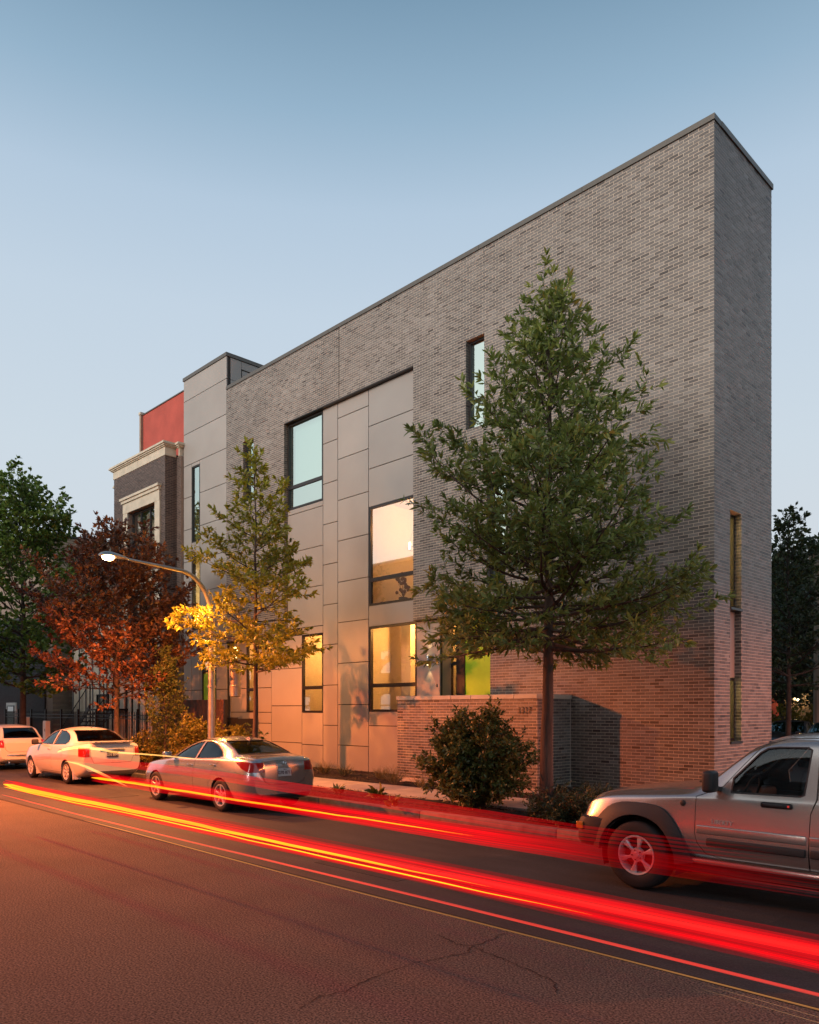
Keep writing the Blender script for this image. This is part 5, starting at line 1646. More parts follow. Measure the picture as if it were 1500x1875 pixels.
def build_car(name, label, sp, loc, group=None):
    t0 = thing(name, label, 'car', loc, group, local=True)
    c = Car(sp)
    r, wx = sp['r'], sp['wheels']
    wells = []
    for x in wx:
        n = 28
        rad = sp.get('arch', r + 0.045)
        poly = [(x + rad * math.cos(2 * math.pi * k / n), r - 0.01 + rad * math.sin(2 * math.pi * k / n)) for k in range(n)]
        for lo, hi in ((-1.1, -0.52), (0.52, 1.1)): wells.append((poly, 'y', lo, hi))
    wins = []
    for nme, poly in sp['side_windows']:
        wins.append((poly, 'y', -1.1, -0.05)); wins.append((poly, 'y', 0.05, 1.1))
    ws, rw = sp.get('windshield'), sp.get('rear_window')
    glasses = []
    cut2 = []
    if ws: cut2.append((ws[0], 'x', ws[1], ws[2]))
    if rw: cut2.append((rw[0], 'x', rw[1], rw[2]))
    def single(me): return me
    # body shell, opened for wheels and windows
    ops_ = [('solid', 0.028), ('DIFFERENCE', cutter(*wells)), ('DIFFERENCE', cutter(*wins))]
    for cc in cut2: ops_.append(('DIFFERENCE', cutter(cc)))
    for lt in sp['lights']: ops_.append(('DIFFERENCE', cutter(*[(lt['poly'], lt.get('axis', 'y'), lo, hi) for lo, hi in lt['spans']])))
    body = mods(c.shell(), ops_)
    # doors cut free along their shut lines (near side)
    door_meshes = []
    for nme, poly in sp['doors']:
        door = mods(body.copy(), [('INTERSECT', cutter((poly, 'y', -1.2, -0.40)))])
        body = mods(body, [('DIFFERENCE', cutter((sp_off(poly, 0.007), 'y', -1.2, -0.40)))])
        door_meshes.append((nme, door))
    for grp in sp.get('seams', []):
        for q in strip_polys(grp[0], grp[4] if len(grp) > 4 else 0.007):
            body = mods(body, [('DIFFERENCE', cutter((q, grp[1], grp[2], grp[3])))])
    link('body', finish(body, sp['paint']), t0)
    for nme, me in door_meshes:
        do = link(nme, finish(me, sp['paint']), t0)
        for hh in sp.get('handles', []):
            if hh[0] == nme + str(door_meshes.index((nme, me))) or hh[0] == door_meshes.index((nme, me)):
                hx, hz = hh[1], hh[2]; yy = -c.side_y(hx, hz)
                v, f = rbox(hx - 0.09, hx + 0.09, yy - 0.035, yy - 0.012, hz - 0.016, hz + 0.016, 0.009); m2 = MB().add(v, f)
                m2.box(hx - 0.08, hx - 0.055, yy - 0.013, yy + 0.012, hz - 0.012, hz + 0.012); m2.box(hx + 0.055, hx + 0.08, yy - 0.013, yy + 0.012, hz - 0.012, hz + 0.012)
                ho = m2.build('handle', sp.get('handle_mat', sp['paint']), None, smooth=40); ho.parent = do
    # glass
    gs = c.shell(inset=0.010)
    gm = sp.get('glass', 'car_glass')
    for nme, poly in sp['side_windows']:
        for lo, hi in ((-1.1, -0.05), (0.05, 1.1)):
            me = mods(gs.copy(), [('solid', 0.004), ('INTERSECT', cutter((sp_off(poly, 0.012), 'y', lo, hi)))])
            link(nme, finish(me, gm), t0)
        for q in frame_polys(poly, 0.03):
            pass
    for nme, cc in (('windshield', ws), ('rear_window', rw)):
        if cc:
            me = mods(gs.copy(), [('solid', 0.004), ('INTERSECT', cutter((sp_off(cc[0], 0.012), 'x', cc[1], cc[2])))])
            link(nme, finish(me, gm), t0)
    # dark surrounds (weather strips) of the near side windows
    ob = c.shell(inset=-0.003)
    for nme, poly in sp['side_windows']:
        outer = cutter((sp_off(poly, 0.014), 'y', -1.1, -0.05)); inner = cutter((poly, 'y', -1.3, -0.0))
        me = mods(ob.copy(), [('solid', 0.012), ('INTERSECT', outer), ('DIFFERENCE', inner)])
        link('window_trim', finish(me, sp.get('trim', 'plastic_dark')), t0)
    for cc in (ws, rw):
        if cc:
            me = mods(ob.copy(), [('solid', 0.010), ('INTERSECT', cutter((sp_off(cc[0], 0.010), 'x', cc[1], cc[2]))), ('DIFFERENCE', cutter((cc[0], 'x', cc[1] - 0.1, cc[2] + 0.1)))])
            link('window_trim', finish(me, 'plastic_dark'), t0)
    # lamps let into the shell
    for lt in sp['lights']:
        for lo, hi in lt['spans']:
            ls = c.shell(inset=-lt.get('proud', 0.004))
            me = mods(ls, [('solid', 0.04), ('INTERSECT', cutter((sp_off(lt['poly'], -0.002), lt.get('axis', 'y'), lo + 0.002, hi - 0.002)))])
            link(lt['name'], finish(me, lt['mat']), t0)
    # wheels and wells
    tw = sp['track']
    for x in wx:
        for s_ in (-1, 1):
            wheel(t0, x, s_ * tw, r, sp['rim'], sp['spokes'], s_, sp.get('tw', 0.2), sp.get('style', 'five'))
            m2 = MB(); n = 20; rad = sp.get('arch', r + 0.045) + 0.004
            vs = []
            for k in range(n + 1):
                a = -0.35 + (math.pi + 0.7) * k / n
                for yy in (s_ * (c.side_y(x, r + 0.3) - 0.03), s_ * 0.5): vs.append((x + rad * math.cos(a), yy, r - 0.01 + rad * math.sin(a)))
            fs = [(2 * k, 2 * k + 1, 2 * k + 3, 2 * k + 2) for k in range(n)]
            m2.add(vs, fs)
            m2.add([(x - rad, s_ * 0.5, 0.2), (x + rad, s_ * 0.5, 0.2), (x + rad, s_ * 0.5, r + rad), (x - rad, s_ * 0.5, r + rad)], [(0, 1, 2, 3)])
            m2.build('wheel_well', 'cabin_dark', t0, fixn=False)
    # cabin
    x0, x1 = sp['cabin']
    m2 = MB().box(x0, x1, -0.62, 0.62, 0.30, 0.40)
    v, f = rbox(x0 + 0.02, x0 + 0.42, -0.62, 0.62, 0.5, sp['dash'], 0.05); m2.add(v, f)
    for s_ in (-1, 1): m2.box(x0, x1, s_ * 0.66, s_ * 0.70, 0.3, sp['dash'] - 0.06)
    m2.build('cabin_floor', 'cabin_dark', t0)
    m2 = MB()
    for yy in (-0.36, 0.36): seat(m2, sp['seats'][0], yy, 0.42, back=sp.get('seatback', 0.6))
    if len(sp['seats']) > 1:
        v, f = rbox(sp['seats'][1], sp['seats'][1] + 0.5, -0.6, 0.6, 0.42, 0.58, 0.04); m2.add(v, f)
        for yy in (-0.36, 0.0, 0.36): seat(m2, sp['seats'][1], yy, 0.42, w=0.38, back=sp.get('seatback', 0.6) - 0.06)
    m2.build('seats', 'seat_cloth', t0, smooth=40)
    sxp, szp = x0 + 0.50, sp['dash'] + 0.0
    m2 = MB(); ring_ = []
    for k in range(25):
        a = 2 * math.pi * k / 24
        ring_.append((sxp + 0.18 * math.sin(a) * 0.35, 0.36 * sp.get('driver', -1) + 0.18 * math.cos(a), szp + 0.18 * math.sin(a)))
    m2.tube(ring_, 0.014, 6, cap=False); m2.tube([(sxp - 0.16, 0.36 * sp.get('driver', -1), szp - 0.08), (sxp, 0.36 * sp.get('driver', -1), szp)], 0.03, 8)
    m2.build('steering_wheel', 'cabin_dark', t0)
    # mirror
    mx, mz = sp['mirror']
    for s_ in (-1, 1):
        yy = c.side_y(mx, mz - 0.05)
        a, b = (s_ * (yy + 0.06), s_ * (yy + 0.24))
        v, f = rbox(mx - 0.08, mx + 0.04, min(a, b), max(a, b), mz - 0.02, mz + sp.get('mirror_h', 0.13), 0.035, 3)
        m2 = MB().add(v, f); m2.box(mx - 0.04, mx + 0.03, min(s_ * (yy - 0.03), a), max(s_ * (yy - 0.03), a), mz - 0.01, mz + 0.03)
        mo = m2.build('mirror', sp.get('mirror_mat', sp['paint']), t0, smooth=40)
    return t0, c
def sp_off(poly, d):
    """offset a polygon outwards by d"""
    n = len(poly); A = sum(poly[i][0] * poly[(i + 1) % n][1] - poly[(i + 1) % n][0] * poly[i][1] for i in range(n))
    sg = 1 if A > 0 else -1
    out = []
    for i in range(n):
        p0, p1, p2 = Vector(poly[i - 1]), Vector(poly[i]), Vector(poly[(i + 1) % n])
        d1 = (p1 - p0).normalized(); d2 = (p2 - p1).normalized()
        n1 = Vector((d1.y, -d1.x)) * sg; n2 = Vector((d2.y, -d2.x)) * sg
        b = (n1 + n2)
        b = b / max(0.35, b.length_squared / 2) if b.length > 1e-6 else n1
        out.append(tuple(p1 + b * d))
    return out
def rear_plate(t0, L, z, txt, dark=False, top=None, xoff=0.0):
    x = L + xoff
    m2 = MB(); v, f = rbox(x, x + 0.012, -0.155, 0.155, z - 0.078, z + 0.078, 0.005, 1); m2.add(v, f)
    p = m2.build('licence_plate', 'plate_dark' if dark else 'plate', t0)
    m3 = MB(); text_on(m3, txt, 0.085, 0.004, (x + 0.0145, 0, z - 0.008), (0, 1, 0), (0, 0, 1), bold=True)
    if top: text_on(m3, top, 0.028, 0.003, (x + 0.0145, 0, z + 0.055), (0, 1, 0), (0, 0, 1))
    q = m3.build('plate_lettering', 'plate' if dark else 'plate_ink', None); q.parent = p
def badge_oval(t0, x, y, z, w, h, slash=True):
    m2 = MB(); pts = []
    for k in range(25):
        a = 2 * math.pi * k / 24; pts.append((x, y + w * math.cos(a), z + h * math.sin(a)))
    m2.tube(pts, 0.006, 6, cap=False)
    if slash:   # slanted letter H
        m2.tube([(x, y - w * 0.62, z - h * 0.5), (x, y - w * 0.30, z + h * 0.82)], 0.006, 5); m2.tube([(x, y + w * 0.30, z - h * 0.82), (x, y + w * 0.62, z + h * 0.5)], 0.006, 5)
        m2.tube([(x, y - w * 0.45, z - h * 0.12), (x, y, z + h * 0.02), (x, y + w * 0.45, z + h * 0.12)], 0.006, 5)
    m2.build('emblem', 'chrome', t0)

# silver saloon -----------------------------------------------------
L = 4.53
silver = dict(L=L, paint='paint_silver', r=0.318, rim=0.222, wheels=(0.88, 3.58), track=0.775, spokes=5, arch=0.362, tw=0.2,
    keys=dict(
        pl=[(0, .66), (.04, .74), (.15, .85), (.4, .945), (.8, .985), (1.3, 1), (3.4, 1), (4.0, .975), (4.3, .93), (4.46, .86), (4.53, .78)],
        zb=[(0, .34), (.1, .24), (.5, .18), (4.0, .18), (4.35, .24), (4.53, .36)],
        ws=[(0, .82), (4.53, .82)], wm=[(0, .885), (4.53, .885)], zm=[(0, .52), (.5, .62), (2, .66), (3.6, .74), (4.53, .72)],
        wh=[(0, .80), (.9, .80), (1.4, .83), (3.2, .835), (3.9, .80), (4.53, .78)],
        zs=[(0, .60), (.06, .68), (.3, .78), (.9, .88), (1.5, .93), (2.5, .975), (3.4, 1.01), (4.1, 1.03), (4.4, 1.01), (4.5, .93), (4.53, .82)],
        wr=[(0, .55), (.3, .64), (1.0, .70), (1.35, .70), (1.8, .635), (2.3, .575), (3.0, .56), (3.4, .575), (3.9, .63), (4.2, .66), (4.53, .66)],
        zr=[(0, .62), (.06, .70), (.3, .80), (.9, .90), (1.3, .955), (1.5, 1.03), (1.8, 1.17), (2.1, 1.28), (2.5, 1.355), (2.8, 1.36), (3.2, 1.31), (3.6, 1.20), (3.95, 1.085), (4.15, 1.06), (4.4, 1.04), (4.5, .96), (4.53, .85)],
        zt=[(0, .64), (.06, .73), (.3, .84), (.9, .95), (1.25, 1.005), (1.5, 1.10), (1.8, 1.24), (2.1, 1.35), (2.45, 1.42), (2.8, 1.435), (3.2, 1.40), (3.6, 1.28), (3.95, 1.13), (4.15, 1.095), (4.42, 1.08), (4.5, 1.0), (4.53, .88)]),
    side_windows=[('front_window', [(1.62, .985), (1.80, 1.10), (2.05, 1.225), (2.32, 1.305), (2.55, 1.335), (2.52, 1.0)]),
                  ('back_window', [(2.60, 1.003), (2.63, 1.34), (2.86, 1.335), (3.12, 1.275), (3.36, 1.175), (3.50, 1.085), (3.44, 1.055), (3.25, 1.035)])],
    windshield=([(-.62, 1.02), (.62, 1.02), (.50, 1.36), (-.50, 1.36)], 1.15, 2.45),
    rear_window=([(-.60, 1.125), (.60, 1.125), (.47, 1.36), (-.47, 1.36)], 3.15, 4.2),
    doors=[('door', [(1.42, .30), (1.40, .62), (1.50, .96), (1.66, 1.10), (2.0, 1.255), (2.32, 1.345), (2.575, 1.372), (2.56, .98), (2.52, .30)]),
           ('door', [(2.53, .30), (2.575, .98), (2.60, 1.372), (2.86, 1.36), (3.16, 1.30), (3.42, 1.19), (3.58, 1.08), (3.46, .96), (3.30, .80), (3.16, .62), (3.10, .30)])],
    handles=[(0, 2.40, .86), (1, 3.30, .90)], handle_mat='chrome',
    seams=[([(-.60, 1.02), (-.56, .80), (-.45, .60), (-.3, .545), (.3, .545), (.45, .60), (.56, .80), (.60, 1.02)], 'x', 4.2, 4.7, 0.009),
           ([(4.05, .80), (4.35, .74), (4.45, .66)], 'y', -1.1, -.6, 0.007)],
    lights=[dict(name='taillight', mat='lamp_red', poly=[(4.02, .985), (4.2, 1.0), (4.6, .975), (4.6, .80), (4.42, .80), (4.25, .86)], spans=((-1, -.47), (.47, 1))),
            dict(name='headlight', mat='lamp_clear', poly=[(-.1, .70), (.5, .86), (.42, .72), (.1, .60), (-.1, .60)], spans=((-1, -.42), (.42, 1)))],
    cabin=(1.2, 3.7), dash=.93, seats=(1.75, 2.75), mirror=(1.66, .98), glass='car_glass')
car1, c1 = build_car('silver_sedan', 'silver four-door sedan with red wraparound taillights parked nearest the street lamp', silver, (-16.99, 8.82, 0.0))
rear_plate(car1, c1.L, .78, 'G70 8713', top='Illinois', xoff=-0.005)
badge_oval(car1, c1.L - 0.012, 0, .965, .062, .034)
m2 = MB(); text_on(m2, 'ELANTRA', 0.042, 0.004, (4.515, -.40, .965), (0, 1, 0), (0, 0, 1)); m2.build('model_lettering', 'chrome', car1)
MB().prism([(3.15, 1.41), (3.33, 1.385), (3.33, 1.44)], 'y', -.012, .012).build('aerial_fin', 'paint_silver', car1)
m2 = MB(); v, f = rbox(4.42, 4.522, -.5, .5, .30, .40, .02); m2.add(v, f); m2.build('bumper_insert', 'plastic_dark', car1)
m2 = MB(); m2.prism([(4.53, .90), (4.545, .90), (4.545, .855), (4.53, .85)], 'y', -.2, .2); 
for s_ in (-1, 1):
    m3 = MB(); m3.prism([(s_ * .50, .90), (s_ * .72, .89), (s_ * .70, .82), (s_ * .54, .83)], 'x', 4.40, 4.50); 
    # clear reversing lens inside each taillight
    me = mods(c1.shell(inset=-0.007), [('solid', 0.02), ('INTERSECT', m3.mesh('c', 'rubber'))]) if False else None

# white saloon ------------------------------------------------------
L = 4.57
white = dict(L=L, paint='paint_white', r=0.315, rim=0.215, wheels=(0.92, 3.61), track=0.775, spokes=7, arch=0.355, tw=0.195,
    keys=dict(
        pl=[(0, .68), (.05, .77), (.2, .87), (.5, .96), (1.0, 1), (3.7, 1), (4.2, .975), (4.45, .92), (4.57, .86)],
        zb=[(0, .34), (.1, .24), (.5, .19), (4.1, .19), (4.4, .26), (4.57, .36)],
        ws=[(0, .82), (4.57, .82)], wm=[(0, .885), (4.57, .885)], zm=[(0, .55), (2, .66), (4.57, .70)],
        wh=[(0, .80), (1.0, .82), (3.6, .835), (4.57, .82)],
        zs=[(0, .62), (.06, .70), (.3, .82), (.9, .93), (1.5, .985), (2.5, 1.0), (3.6, 1.03), (4.2, 1.06), (4.5, 1.02), (4.57, .9)],
        wr=[(0, .58), (.4, .68), (1.1, .72), (1.4, .70), (1.8, .645), (2.3, .60), (3.1, .585), (3.6, .61), (4.0, .68), (4.3, .72), (4.57, .72)],
        zr=[(0, .64), (.06, .73), (.3, .86), (.9, .96), (1.25, 1.0), (1.5, 1.09), (1.85, 1.27), (2.2, 1.385), (2.7, 1.43), (3.2, 1.39), (3.6, 1.28), (3.95, 1.12), (4.15, 1.085), (4.5, 1.075), (4.57, .98)],
        zt=[(0, .66), (.06, .76), (.3, .90), (.9, 1.0), (1.2, 1.045), (1.5, 1.17), (1.85, 1.35), (2.2, 1.47), (2.7, 1.51), (3.2, 1.475), (3.6, 1.36), (3.95, 1.17), (4.15, 1.12), (4.5, 1.105), (4.57, 1.0)]),
    side_windows=[('front_window', [(1.60, 1.03), (1.85, 1.20), (2.10, 1.32), (2.40, 1.40), (2.52, 1.41), (2.50, 1.04)]),
                  ('back_window', [(2.60, 1.04), (2.63, 1.41), (2.95, 1.40), (3.25, 1.33), (3.48, 1.22), (3.55, 1.12), (3.45, 1.07)])],
    windshield=([(-.64, 1.06), (.64, 1.06), (.52, 1.43), (-.52, 1.43)], 1.1, 2.5),
    rear_window=([(-.64, 1.15), (.64, 1.15), (.50, 1.42), (-.50, 1.42)], 3.2, 4.25),
    doors=[('door', [(1.36, .30), (1.36, .70), (1.46, 1.0), (1.70, 1.15), (2.05, 1.34), (2.38, 1.43), (2.575, 1.445), (2.56, 1.0), (2.54, .30)]),
           ('door', [(2.55, .30), (2.575, 1.0), (2.60, 1.445), (2.95, 1.43), (3.30, 1.36), (3.56, 1.23), (3.64, 1.10), (3.44, .90), (3.22, .66), (3.14, .30)])],
    handles=[(0, 2.38, .90), (1, 3.28, .92)],
    seams=[([(-.60, 1.04), (-.58, .75), (-.50, .58), (.50, .58), (.58, .75), (.60, 1.04)], 'x', 4.2, 4.7, 0.009)],
    lights=[dict(name='taillight', mat='lamp_red', poly=[(4.30, 1.0), (4.7, 1.0), (4.7, .74), (4.36, .76)], spans=((-1, -.61), (.61, 1))),
            dict(name='headlight', mat='lamp_clear', poly=[(-.1, .76), (.55, .92), (.45, .78), (-.1, .62)], spans=((-1, -.46), (.46, 1)))],
    cabin=(1.15, 3.75), dash=.98, seats=(1.75, 2.8), mirror=(1.64, 1.02), mirror_mat='plastic_dark', glass='car_glass')
car2, c2 = build_car('white_sedan', 'white four-door sedan with whip aerial parked between the hatchback and the silver sedan', white, (-24.90, 8.82, 0.0))
rear_plate(car2, c2.L, .80, 'G70 8045', dark=True, xoff=0.0)
m2 = MB(); v, f = rbox(4.54, 4.585, -.34, .34, .895, .945, .015); m2.add(v, f); m2.build('chrome_garnish', 'chrome', car2, smooth=40)
m2 = MB(); v, f = rbox(4.34, 4.62, -.55, .55, 1.125, 1.15, .012); m2.add(v, f); m2.box(4.42, 4.5, -.42, -.36, 1.09, 1.13); m2.box(4.42, 4.5, .36, .42, 1.09, 1.13); m2.build('boot_spoiler', 'paint_white', car2, smooth=40)
m2 = MB(); text_on(m2, 'SENTRA', 0.045, 0.004, (4.572, -.42, 1.005), (0, 1, 0), (0, 0, 1)); m2.build('model_lettering', 'chrome', car2)
MB().tube([(3.15, 0, 1.48), (3.19, 0, 1.50), (2.85 + .55, 0, 1.66)], [0.014, 0.006, 0.003], 6).build('aerial', 'plastic_dark', car2)
for x in (3.61 + .40, .92 + .40):
    m2 = MB(); m2.prism([(x, .46), (x + .05, .45), (x + .10, .15), (x + .06, .14)], 'y', -.86, -.66); m2.build('mud_flap', 'paint_white', car2)
for s_ in (-1, 1):
    m2 = MB(); v, f = rbox(4.50, 4.567, s_ * .66 - .06, s_ * .66 + .06, .76, .84, .01); m2.add(v, f); m2.build('reversing_lens', 'lamp_clear', car2)

# small white hatchback ----------------------------------------------
L = 3.55
hatch = dict(L=L, paint='paint_white', r=0.295, rim=0.195, wheels=(0.70, 3.0), track=0.70, spokes=8, arch=0.335, tw=0.19,
    keys=dict(
        pl=[(0, .72), (.05, .80), (.2, .89), (.5, .97), (.9, 1), (2.9, 1), (3.3, .965), (3.5, .91), (3.55, .86)],
        zb=[(0, .34), (.1, .25), (.5, .2), (3.2, .2), (3.45, .28), (3.55, .36)],
        ws=[(0, .75), (3.55, .75)], wm=[(0, .815), (3.55, .815)], zm=[(0, .58), (3.55, .60)],
        wh=[(0, .74), (3.55, .765)],
        zs=[(0, .62), (.06, .74), (.3, .88), (.8, .95), (2.0, .97), (3.2, .98), (3.5, .93), (3.55, .84)],
        wr=[(0, .54), (.4, .64), (.85, .68), (1.3, .60), (1.7, .56), (2.6, .56), (3.1, .58), (3.35, .60), (3.55, .64)],
        zr=[(0, .66), (.06, .78), (.3, .93), (.75, 1.0), (1.0, 1.12), (1.35, 1.32), (1.7, 1.41), (2.5, 1.42), (2.95, 1.36), (3.2, 1.22), (3.4, 1.02), (3.55, .88)],
        zt=[(0, .68), (.06, .82), (.3, .98), (.75, 1.05), (1.0, 1.19), (1.35, 1.40), (1.7, 1.48), (2.4, 1.49), (2.9, 1.45), (3.15, 1.32), (3.35, 1.09), (3.5, .98), (3.55, .90)]),
    side_windows=[('front_window', [(1.10, 1.01), (1.40, 1.28), (1.62, 1.37), (2.22, 1.39), (2.22, 1.0)]),
                  ('back_window', [(2.32, 1.0), (2.32, 1.385), (2.65, 1.37), (2.92, 1.25), (2.98, 1.08), (2.85, 1.02)])],
    windshield=([(-.60, 1.08), (.60, 1.08), (.50, 1.41), (-.50, 1.41)], .7, 1.8),
    rear_window=([(-.55, 1.06), (.55, 1.06), (.46, 1.38), (-.46, 1.38)], 2.85, 3.6),
    doors=[('door', [(.98, .30), (.98, .85), (1.05, 1.0), (1.38, 1.32), (1.62, 1.42), (2.28, 1.43), (2.30, .30)])],
    handles=[(0, 2.1, .86)], handle_mat='chrome',
    seams=[([(-.58, 1.10), (-.56, .70), (-.45, .60), (.45, .60), (.56, .70), (.58, 1.10)], 'x', 3.1, 3.7, 0.008)],
    lights=[dict(name='taillight', mat='lamp_red', poly=[(3.28, .99), (3.7, .99), (3.7, .74), (3.36, .76)], spans=((-1, -.59), (.59, 1))),
            dict(name='headlight', mat='lamp_clear', poly=[(-.1, .70), (.3, .86), (.3, .70), (-.1, .60)], spans=((-1, -.42), (.42, 1)))],
    cabin=(.8, 3.0), dash=.95, seats=(1.25, 2.15), seatback=.52, mirror=(1.16, 1.0), glass='car_glass_dark')
car3, c3 = build_car('white_hatchback', 'small rounded white hatchback parked at the left edge of the photo', hatch, (-30.75, 8.80, 0.0))
m2 = MB(); m2.tube([(3.545, -.50, .50), (3.585, -.2, .495), (3.585, .2, .495), (3.545, .50, .50)], 0.018, 8); m2.build('bumper_strip', 'chrome', car3, smooth=True)
m2 = MB(); m2.lathe([(.035, 3.42), (.04, 3.56), (.034, 3.57), (.030, 3.50)], (0, -.45, .27), 'x', 14); m2.build('exhaust', 'chrome', car3)
rear_plate(car3, c3.L, .78, '', xoff=-.01) if False else None

# SUV -----------------------------------------------------------------
L = 4.43
suv = dict(L=L, paint='paint_champagne', r=0.378, rim=0.226, wheels=(0.80, 3.45), track=0.785, spokes=6, arch=0.455, tw=0.24, style='split',
    keys=dict(
        pl=[(0, .80), (.05, .86), (.2, .92), (.5, .97), (1.0, 1), (4.1, 1), (4.35, .97), (4.43, .93)],
        zb=[(0, .46), (.15, .40), (.5, .40), (4.1, .40), (4.43, .46)],
        ws=[(0, .84), (4.43, .84)], wm=[(0, .885), (4.43, .885)], zm=[(0, .70), (4.43, .74)],
        wh=[(0, .79), (.6, .80), (1.4, .845), (4.43, .845)],
        zs=[(0, .66), (.04, .82), (.15, .92), (.4, .985), (.9, 1.03), (1.4, 1.075), (2.0, 1.10), (4.3, 1.12), (4.43, 1.05)],
        wr=[(0, .62), (.3, .69), (1.0, .72), (1.45, .735), (1.75, .70), (2.1, .665), (4.2, .65), (4.43, .66)],
        zr=[(0, .70), (.04, .88), (.15, .97), (.4, 1.03), (.9, 1.09), (1.4, 1.15), (1.55, 1.22), (1.8, 1.42), (2.02, 1.585), (2.25, 1.655), (2.6, 1.68), (4.1, 1.67), (4.35, 1.60), (4.43, 1.2)],
        zt=[(0, .72), (.04, .92), (.15, 1.02), (.4, 1.08), (.9, 1.15), (1.35, 1.20), (1.55, 1.30), (1.8, 1.52), (2.02, 1.68), (2.25, 1.745), (2.6, 1.765), (4.1, 1.76), (4.35, 1.70), (4.43, 1.3)]),
    side_windows=[('front_window', [(1.84, 1.155), (1.84, 1.29), (1.97, 1.43), (2.08, 1.555), (2.15, 1.60), (2.25, 1.615), (2.53, 1.62), (2.56, 1.60), (2.53, 1.18), (2.50, 1.165)]),
                  ('back_window', [(2.72, 1.175), (2.72, 1.60), (2.75, 1.62), (3.35, 1.62), (3.36, 1.6), (3.36, 1.20), (3.2, 1.17)]),
                  ('quarter_window', [(3.52, 1.2), (3.52, 1.62), (4.1, 1.60), (4.15, 1.2)])],
    windshield=([(-.64, 1.24), (.64, 1.24), (.56, 1.66), (-.56, 1.66)], 1.3, 2.3),
    rear_window=([(-.6, 1.12), (.6, 1.12), (.54, 1.58), (-.54, 1.58)], 4.2, 4.6),
    doors=[('door', [(1.475, .84), (1.475, 1.08), (1.60, 1.13), (1.74, 1.20), (1.95, 1.46), (2.10, 1.63), (2.3, 1.70), (2.635, 1.715), (2.645, 1.14), (2.60, 1.0), (2.585, .46), (1.75, .46), (1.58, .50), (1.50, .60), (1.475, .7)]),
           ('door', [(2.60, .46), (2.60, .98), (2.66, 1.14), (2.65, 1.715), (3.42, 1.70), (3.44, 1.14), (3.30, .95), (3.10, .86), (2.98, .70), (2.93, .46)])],
    handles=[], handle_mat='plastic_dark',
    seams=[([(.10, .985), (.4, 1.045), (.9, 1.10), (1.40, 1.155)], 'y', -1.1, -.70, 0.007)],
    lights=[dict(name='headlight', mat='lamp_clear', poly=[(-.7, .72), (-.45, .72), (-.45, .90), (-.7, .90)], axis='x', spans=((-.1, .1),)),
            dict(name='taillight', mat='lamp_red', poly=[(4.30, .85), (4.5, .85), (4.5, 1.2), (4.33, 1.2)], spans=((-1, -.62), (.62, 1)))],
    cabin=(1.35, 4.2), dash=1.12, seats=(1.95, 2.95), seatback=.72, mirror=(1.70, 1.17), mirror_h=.20, mirror_mat='plastic_dark', glass='car_glass', driver=-1)
car4, c4 = build_car('silver_suv', 'champagne silver SUV with dark wheel-arch flares cropped by the right edge of the photo', suv, (-5.18, 8.72, 0.0))
# dark flares over the arches: boxy outer line, round inner line
def resample(pl_, n):
    d = [0.0]
    for a, b in zip(pl_[:-1], pl_[1:]): d.append(d[-1] + math.hypot(b[0] - a[0], b[1] - a[1]))
    out = []
    for k in range(n):
        t = d[-1] * k / (n - 1); i_ = 0
        while i_ < len(pl_) - 2 and d[i_ + 1] < t: i_ += 1
        u_ = (t - d[i_]) / max(1e-6, d[i_ + 1] - d[i_]); out.append((pl_[i_][0] + (pl_[i_ + 1][0] - pl_[i_][0]) * u_, pl_[i_][1] + (pl_[i_ + 1][1] - pl_[i_][1]) * u_))
    return out
for xw in (0.80, 3.45):
    outer = [(.66, .385), (.60, .52), (.52, .70), (.42, .84), (.32, .925), (.22, .955), (0, .965), (-.22, .955), (-.36, .92), (-.47, .83), (-.56, .70), (-.61, .56), (-.63, .44)]
    outer = resample(chaikin(outer, 1), 31)
    inner = [(0.455 * math.cos(a), 0.372 + 0.455 * math.sin(a)) for a in [math.pi * (-0.02 + 1.0 * k / 30) for k in range(31)]]
    for s_ in (-1, 1):
        m2 = MB(); vs = []
        for (o_, i_) in zip(outer, inner):
            xo_ = min(max(xw + o_[0], 0.06), 4.38)
            yo = c4.side_y(xo_, min(max(o_[1], .5), .95))
            vs += [(xw + o_[0], s_ * (yo - 0.015), o_[1]), (xw + o_[0] * .97 + i_[0] * .03, s_ * (yo + 0.028), o_[1] * .97 + i_[1] * .03), (xw + i_[0] * .55 + o_[0] * .45, s_ * (max(yo, .84) + 0.060), i_[1] * .55 + o_[1] * .45),
                   (xw + i_[0] * .97 + o_[0] * .03, s_ * (max(yo, .86) + 0.060), i_[1] * .97 + o_[1] * .03), (xw + i_[0], s_ * (max(yo, .86) + 0.045), i_[1]), (xw + i_[0], s_ * 0.66, i_[1])]
        fs = [(6 * i + j_, 6 * i + j_ + 1, 6 * i + j_ + 7, 6 * i + j_ + 6) for i in range(30) for j_ in range(5)]
        m2.add(vs, fs); m2.build('wheel_arch_flare', 'plastic_dark', car4, smooth=35, fixn=True)
